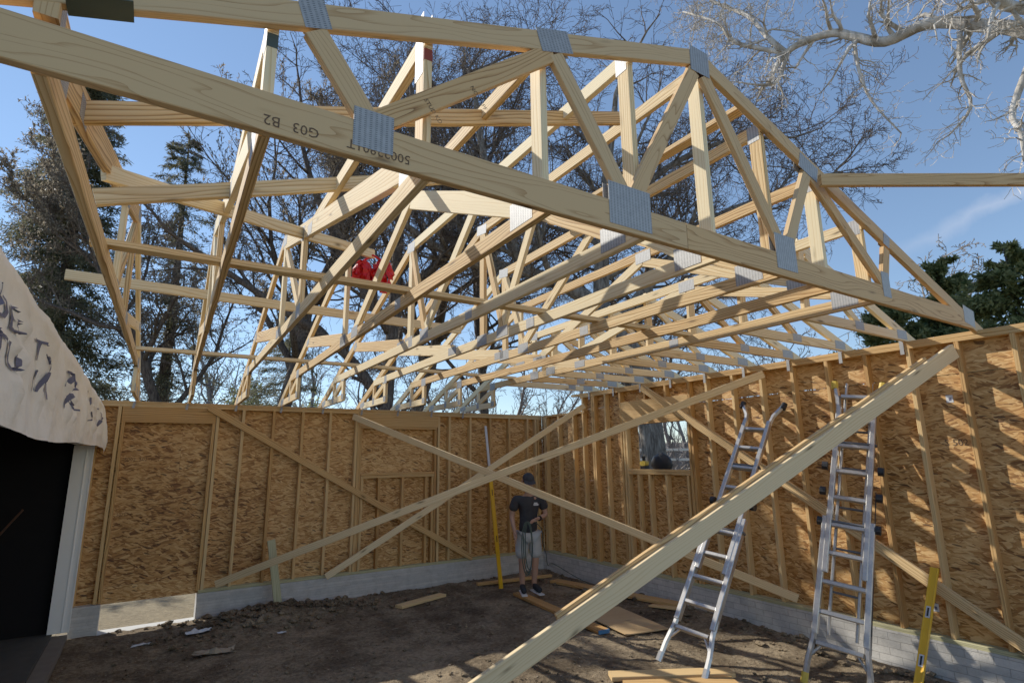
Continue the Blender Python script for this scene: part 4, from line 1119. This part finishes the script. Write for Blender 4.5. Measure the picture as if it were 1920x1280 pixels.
# big tree behind the window: trunk through the window hole, main limb leaning left through the trusses
tree('bare_tree', (4.32, 1.2, -.47), 'huge old bare tree whose grey trunk fills the window hole', 'tree', 11,
     dict(depth=4, kids=[9, 8, 6, 5], start=[.1, .15, .1, .1], ang=.8, lr=.6, rr=.55, wig=.17, up=[.02, .03, .02, 0, 0], taper=.8, rmin=.007, limbkids=12, lstart=.15), BARK_M, TWIG,
     limbs=[([(4.35, 1.2, -.6), (4.33, 1.22, .5), (4.3, 1.25, 2.2), (4.1, 1.5, 4.2), (3.75, 2.3, 5.6)], (.34, .27), 1, 0),
            ([(4.35, 1.2, -.6), (4.33, 1.22, .1)], (.55, .33), 1, 0),
            ([(3.75, 2.3, 5.6), (3.0, 3.0, 6.4), (2.2, 3.66, 6.9), (1.7, 3.95, 8.2), (1.3, 4.3, 10.0), (1.2, 4.7, 12)], (.24, .09), 1, 3.2),
            ([(3.75, 2.3, 5.6), (4.0, 2.4, 7.5), (4.2, 2.3, 9.6), (4.6, 2.2, 12)], (.25, .09), 1, 3.4),
            ([(2.2, 3.66, 6.9), (.9, 4.3, 7.0), (-.6, 4.6, 7.6), (-1.8, 4.9, 8.6)], (.16, .05), 1, 2.6),
            ([(3.9, 1.9, 5.0), (5.2, 1.2, 6.8), (6.6, .6, 8.2), (8.2, .0, 9.0), (9.6, -.8, 9.4)], (.18, .05), 1, 3.0),
            ([(4.1, 2.4, 8.0), (5.6, 1.6, 9.8), (7.2, .6, 10.8), (8.8, -.4, 11.0)], (.13, .04), 1, 3.0)])
tree('bare_tree', (-.9, 5.3, -.47), 'dark-trunked bare tree rising behind the middle of the back wall with crossing limbs', 'tree', 23,
     dict(CF, limbkids=10, lstart=.12, kids=[9, 7, 6, 5]), BARK, TWIG,
     limbs=[([(-1.25, 5.4, -.6), (-1.2, 5.4, 2), (-1.05, 5.35, 5), (-.95, 5.3, 8), (-.7, 5.2, 11)], (.24, .10), 1, 3.0),
            ([(-1.2, 5.4, 3.0), (-2.3, 5.3, 4.3), (-4.2, 5.2, 5.4), (-6.2, 5.3, 6.6)], (.16, .05), 1, 1.5),
            ([(-1.1, 5.35, 5), (-2.2, 5.4, 6.6), (-3.2, 5.6, 8.6), (-3.7, 6, 10.6)], (.15, .05), 1, 2.8),
            ([(-1.0, 5.35, 6.0), (.4, 5.1, 7.4), (1.3, 5.0, 9.2), (1.9, 5, 11)], (.15, .05), 1, 2.8)])
tree('budding_tree', (-3.6, 8.4, -.47), 'budding tree with upright bud-covered twigs high behind the left half of trusses', 'tree', 31,
     dict(CF, kids=[15, 10, 7, 6], ang=.62, up=[.08, .1, .1, .1, .12]), BARK, TWIG, H=14.5, r0=.26, bud=(.09, 2))
tree('budding_tree', (-5.6, 10.4, -.47), 'second budding tree farther left, half hidden behind the front truss', 'tree', 37,
     dict(CF, kids=[14, 9, 7, 5], ang=.7, up=[.08, .1, .1, .1, .1]), BARK, TWIG, H=10.5, r0=.2, bud=(.08, 1))
tree('bare_tree', (1.8, 10.5, -.47), 'tall bare tree well behind the centre with a fine grey crown above the truss peak', 'tree', 41, dict(CF, kids=[20, 13, 8, 6], lr=.56, ang=.8, rmin=.008), BARK, TWIG, H=17, r0=.28)
tree('bare_tree', (9.0, 8.5, -.47), 'wide bare tree behind the right slope with long fine drooping outer twigs', 'tree', 43,
     dict(CF, kids=[18, 12, 8, 6], lr=.56, rmin=.007, ang=.95, up=[.04, .05, .01, -.03, -.05]), BARK, TWIG, H=14.5, r0=.3)
tree('bare_tree', (4.6, 9.6, -.47), 'slender bare tree between the centre tree and the wide drooping one', 'tree', 45, dict(CF, kids=[18, 12, 7, 6], lr=.5, rmin=.007), BARK, TWIG, H=16, r0=.22)
tree('small_bare_tree', (32, 4, -.47), 'small pale bare tree far off above the right evergreens', 'tree', 47, dict(CF, kids=[9, 6, 4, 3], rmin=.02), BARK_G, BARK_G, H=13, r0=.3)
# sycamore limbs from the right
K = 1.3
def sc(P): return [tuple(np.array(CAM_C) + (np.array(p) - np.array(CAM_C)) * K) for p in P]
SY = dict(depth=4, kids=[8, 6, 7, 6], start=[.15, .15, .1, .1], ang=.95, lr=.55, rr=.5, wig=.26, up=[-.03, -.05, -.05, -.05, -.03], taper=.8, rmin=.0035, limbkids=18, lstart=.2)
tree('sycamore_tree', (6.5, -8.2, -.47), 'white-barked sycamore reaching crooked pale limbs in from the top right corner', 'tree', 53, SY, BARK_W, BARK_W,
     limbs=[([(6.6, -8.2, -.6), (6.5, -8.2, 3), (6.2, -8.1, 6), (5.9, -8, 9), (5.6, -7.8, 12)], (.42, .2), 1, 0),
            ([(6.3, -8.15, 5.2), (4.6, -7.9, 6.0)] + sc([(0.67, -7.62, 5.55), (0.58, -7.17, 6.0), (0.49, -6.81, 6.25), (0.37, -6.43, 6.24), (0.27, -6.16, 6.46), (0.19, -5.97, 6.61), (0.04, -5.66, 6.62), (-0.03, -5.51, 6.56)]), (.105, .05), 2, .9),
            (sc([(-0.03, -5.51, 6.56), (-0.11, -5.36, 6.85), (0.04, -5.02, 7.52), (0.03, -4.64, 7.99), (.0, -4.3, 8.5)]), (.05, .022), 2, 1.0),
            (sc([(-0.03, -5.51, 6.56), (-.31, -5.03, 6.93), (-.41, -4.87, 7.3), (-.5, -4.5, 7.7)]), (.04, .016), 2, 1.0),
            (sc([(-0.03, -5.53, 6.54), (-0.09, -5.41, 6.22), (-0.26, -5.3, 6.15), (-0.4, -5.07, 6.28)]), (.035, .012), 3, .5),
            (sc([(0.27, -6.16, 6.46), (0.27, -6.16, 6.02), (0.29, -6.23, 5.57), (0.37, -6.43, 5.08)]), (.032, .010), 3, .45),
            (sc([(0.55, -7.04, 6.0), (0.53, -6.98, 5.52), (0.54, -7.01, 5.13), (.5, -6.8, 4.9)]), (.035, .012), 3, .55),
            (sc([(0.67, -7.6, 5.6), (0.61, -7.3, 4.95), (0.42, -7.36, 4.59), (0.42, -7.34, 4.32)]), (.05, .015), 3, .5),
            ([(6.0, -8.05, 8)] + sc([(0.6, -7.55, 5.9), (0.13, -7.44, 5.95), (0.12, -7.41, 6.2), (0.24, -6.4, 7.3), (.3, -5.6, 8)]), (.085, .03), 2, 1.1)])

def conifer(name, base, label, seed, H, Rr, mt, dens, needle, droop=.25, group=None, low=.05, barkm=BARK, wcard=.3, skew=0):
    r = random.Random(seed); t = thing(name, base, label, 'evergreen', group); B = V(base)
    a = MB(); a.tube([B - V((0, 0, .2)), B + V((.1, 0, H * .5)), B + V((0, .1, H))], [.24 * H / 14, .15 * H / 14, .02], 8)
    m = MB(); nb = int(dens * H)
    for k in range(nb):
        s = low + (1 - low) * (k + r.random()) / nb; z = H * s
        L = Rr * (1 - s) ** .62 * r.uniform(.55, 1.2) + .25
        an = r.uniform(0, 6.283); d = V((math.cos(an), math.sin(an), r.uniform(-.05, .35))).normalized()
        p = B + V((0, 0, z)); pts = [p]; n = 6
        for j in range(n):
            d = (d + V((0, 0, -droop * .28)) + vrand(r) * .10).normalized(); p = p + d * (L / n); pts.append(p)
        a.tube(pts, [max(.035 * L / 3 * (1 - j / n), .008) for j in range(n + 1)], 4, cap=False)
        for j in range(1, n + 1):
            for q in range(int(needle[2] * (1 if j > 2 else .5)) + 1):
                c = pts[j - 1].lerp(pts[j], r.random()) + vrand(r) * (.10 * L / 2)
                dd = (d + vrand(r) * .75 + V((0, 0, -droop))).normalized(); Ls = needle[0] * r.uniform(.5, 1.5)
                sd = dd.orthogonal().normalized(); sd.rotate(Matrix.Rotation(r.uniform(0, 6.28), 3, dd)); w_ = needle[1] * r.uniform(.6, 1.3)
                tn = min(1, max(0, r.gauss(.45, .25)))
                m.quad([c - sd * w_ * .3, c + dd * Ls * .5 - sd * w_, c + dd * Ls, c + dd * Ls * .5 + sd * w_], tn, [(0, 0)] * 4)
    a.build('trunk', barkm, t, smooth=True); m.build('crown', mt, t)
    return t
conifer('spruce_tree', (-9.9, 15.2, -.47), 'dark drooping spruce at the far left edge behind the garage', 61, 16.5, 3.2, NEEDLE, 13, (.13, .013, 46), .3, 'spruces behind the garage')
conifer('spruce_tree', (-9.2, 13.2, -.47), 'middle dark spruce behind the draped garage, the densest of the row', 62, 16.3, 2.6, NEEDLE, 22, (.16, .018, 48), .3, 'spruces behind the garage')
conifer('spruce_tree', (-6.2, 12.6, -.47), 'dark spruce seen between the first two trusses', 63, 13.5, 3.0, NEEDLE, 13, (.13, .013, 46), .3, 'spruces behind the garage')
conifer('spruce_tree', (-1.9, 15.0, -.47), 'dark spruce seen low between the third and fifth trusses over the back wall', 64, 8.5, 2.6, NEEDLE, 13, (.13, .013, 46), .3, 'spruces behind the garage')
for k, (x, y, h, rr, lab) in enumerate([(9.6, -2.3, 5.9, 1.8, 'leftmost big green evergreen just above the sloping truss end at the right'),
                                       (10.9, -3.1, 7.0, 1.8, 'tallest green evergreen behind the right wall'),
                                       (9.8, -4.8, 6.7, 2.0, 'green evergreen cut off by the right edge of the picture'),
                                       (12.2, .3, 5.2, 2.2, 'green evergreen seen through the trusses over the middle of the right wall'),
                                       (14.5, 3.2, 5.2, 2.4, 'green evergreen glimpsed low through the trusses over the window')]):
    conifer('arborvitae', (x, y, -.47), lab, 70 + k, h, rr, ARBOR, 26, (.13, .03, 44), .05, 'evergreens behind the right wall', low=.06)
def bush(name, base, label, seed, rx, rz, mt, n):
    r = random.Random(seed); t = thing(name, base, label, 'shrub'); B = V(base); m = MB(); a = MB()
    for k in range(8):
        d = V((r.gauss(0, .6), r.gauss(0, .6), 1)).normalized(); a.tube([B, B + d * rz * .8], [.06, .02], 5)
    for k in range(n):
        d = vrand(r).normalized(); d.z = abs(d.z); q = r.uniform(.55, 1.05) * (1 + .18 * noise.noise(d * 3 + V((seed, 0, 0))))
        c = B + V((d.x * rx * q, d.y * rx * q, d.z * rz * q + .2)); s = .14 * r.uniform(.5, 1.4); e = vrand(r).normalized(); f = e.orthogonal().normalized()
        m.quad([c, c + e * s + f * s * .4, c + e * s * 2, c + e * s - f * s * .4], r.random(), [(0, 0)] * 4)
    a.build('trunk', BARK, t); m.build('crown', mt, t)
bush('evergreen_shrub', (-2.7, 21, -.47), 'rounded evergreen shrub far off above the left half of the back wall', 81, 1.9, 5.4, ARBOR, 6000)
bush('evergreen_shrub', (.7, 20.5, -.47), 'second rounded evergreen shrub far off right of the first one', 82, 1.6, 4.6, ARBOR, 5000)

# distant brush on the hillside: one mass
r = random.Random(5); m = MB()
for k in range(2600):
    a = r.uniform(-.3, 1.75); d = r.uniform(24, 60)
    x, y = -6.2 + d * math.sin(a), -8.7 + d * math.cos(a)
    dc = math.hypot(x + 3, y + 4); z = min(-.5 + max(0, dc - 26) * .055, 4.2)
    p = V((x, y, z - .2)); h = r.uniform(1.2, 3.8); d0 = V((r.gauss(0, .25), r.gauss(0, .25), 1)).normalized()
    pts = [p, p + d0 * h * .5, p + d0 * h + V((r.gauss(0, .3), r.gauss(0, .3), 0))]
    m.tube(pts, [.045, .03, .01], 3, cap=False)
    for q in range(7):
        s = pts[1].lerp(pts[2], r.uniform(-.6, .9)); e = (d0 + vrand(r) * .6).normalized()
        m.tube([s, s + e * h * .25, s + e * h * .42 + vrand(r) * .12], [.022, .014, .007], 3, cap=False)
FC = dict(depth=3, kids=[9, 7, 5], start=[.22, .15, .1], ang=.75, lr=.5, rr=.55, wig=.16, up=[.05, .06, .04, .02], taper=.8, rmin=.018)
for k in range(46):
    a = -.42 + 1.55 * (k + r.random()) / 46; d = r.uniform(30, 62)
    x, y = -6.2 + d * math.sin(a), -8.7 + d * math.cos(a); dc = math.hypot(x + 3, y + 4); z = min(-.5 + max(0, dc - 26) * .055, 4.2)
    out = []; grow(r, V((x, y, z - .3)), V((r.gauss(0, .05), r.gauss(0, .05), 1)).normalized(), r.uniform(6, 11), r.uniform(.14, .26), 0, FC, out)
    for pts, rads, dep in out: m.tube(pts, rads, 5 if dep == 0 else 3, cap=False)
BRUSH = bark_mat('winter_brush', (.10, .085, .075), (.19, .165, .15), (.30, .27, .245), .5)
tag(m.build('winter_brush', BRUSH), 'grey leafless brush and distant bare woods covering the far hillside', 'brush', kind='stuff')
# white rail fence beyond the window
fe = thing('rail_fence', (13, 6, -.47), 'white rail fence seen far off through the window hole', 'fence')
q = MB()
FD = V((.62, -.78, 0)); FO = V((11.5, 7.5, 0))
for z in (1.55, 1.95): q2 = MB(); q2.board(FO + FD * -6 + V((0, 0, z)), FO + FD * 6 + V((0, 0, z - .1)), (0, 0, 1), .09, .04, seg=2); q2.build('rail', WHITE, fe)
for k in range(5): q2 = MB(); p = FO + FD * (-6 + 3 * k); q2.board(p + V((0, 0, -.5)), p + V((0, 0, 2.05)), (1, 0, 0), .1, .1, seg=1); q2.build('post', WHITE, fe)
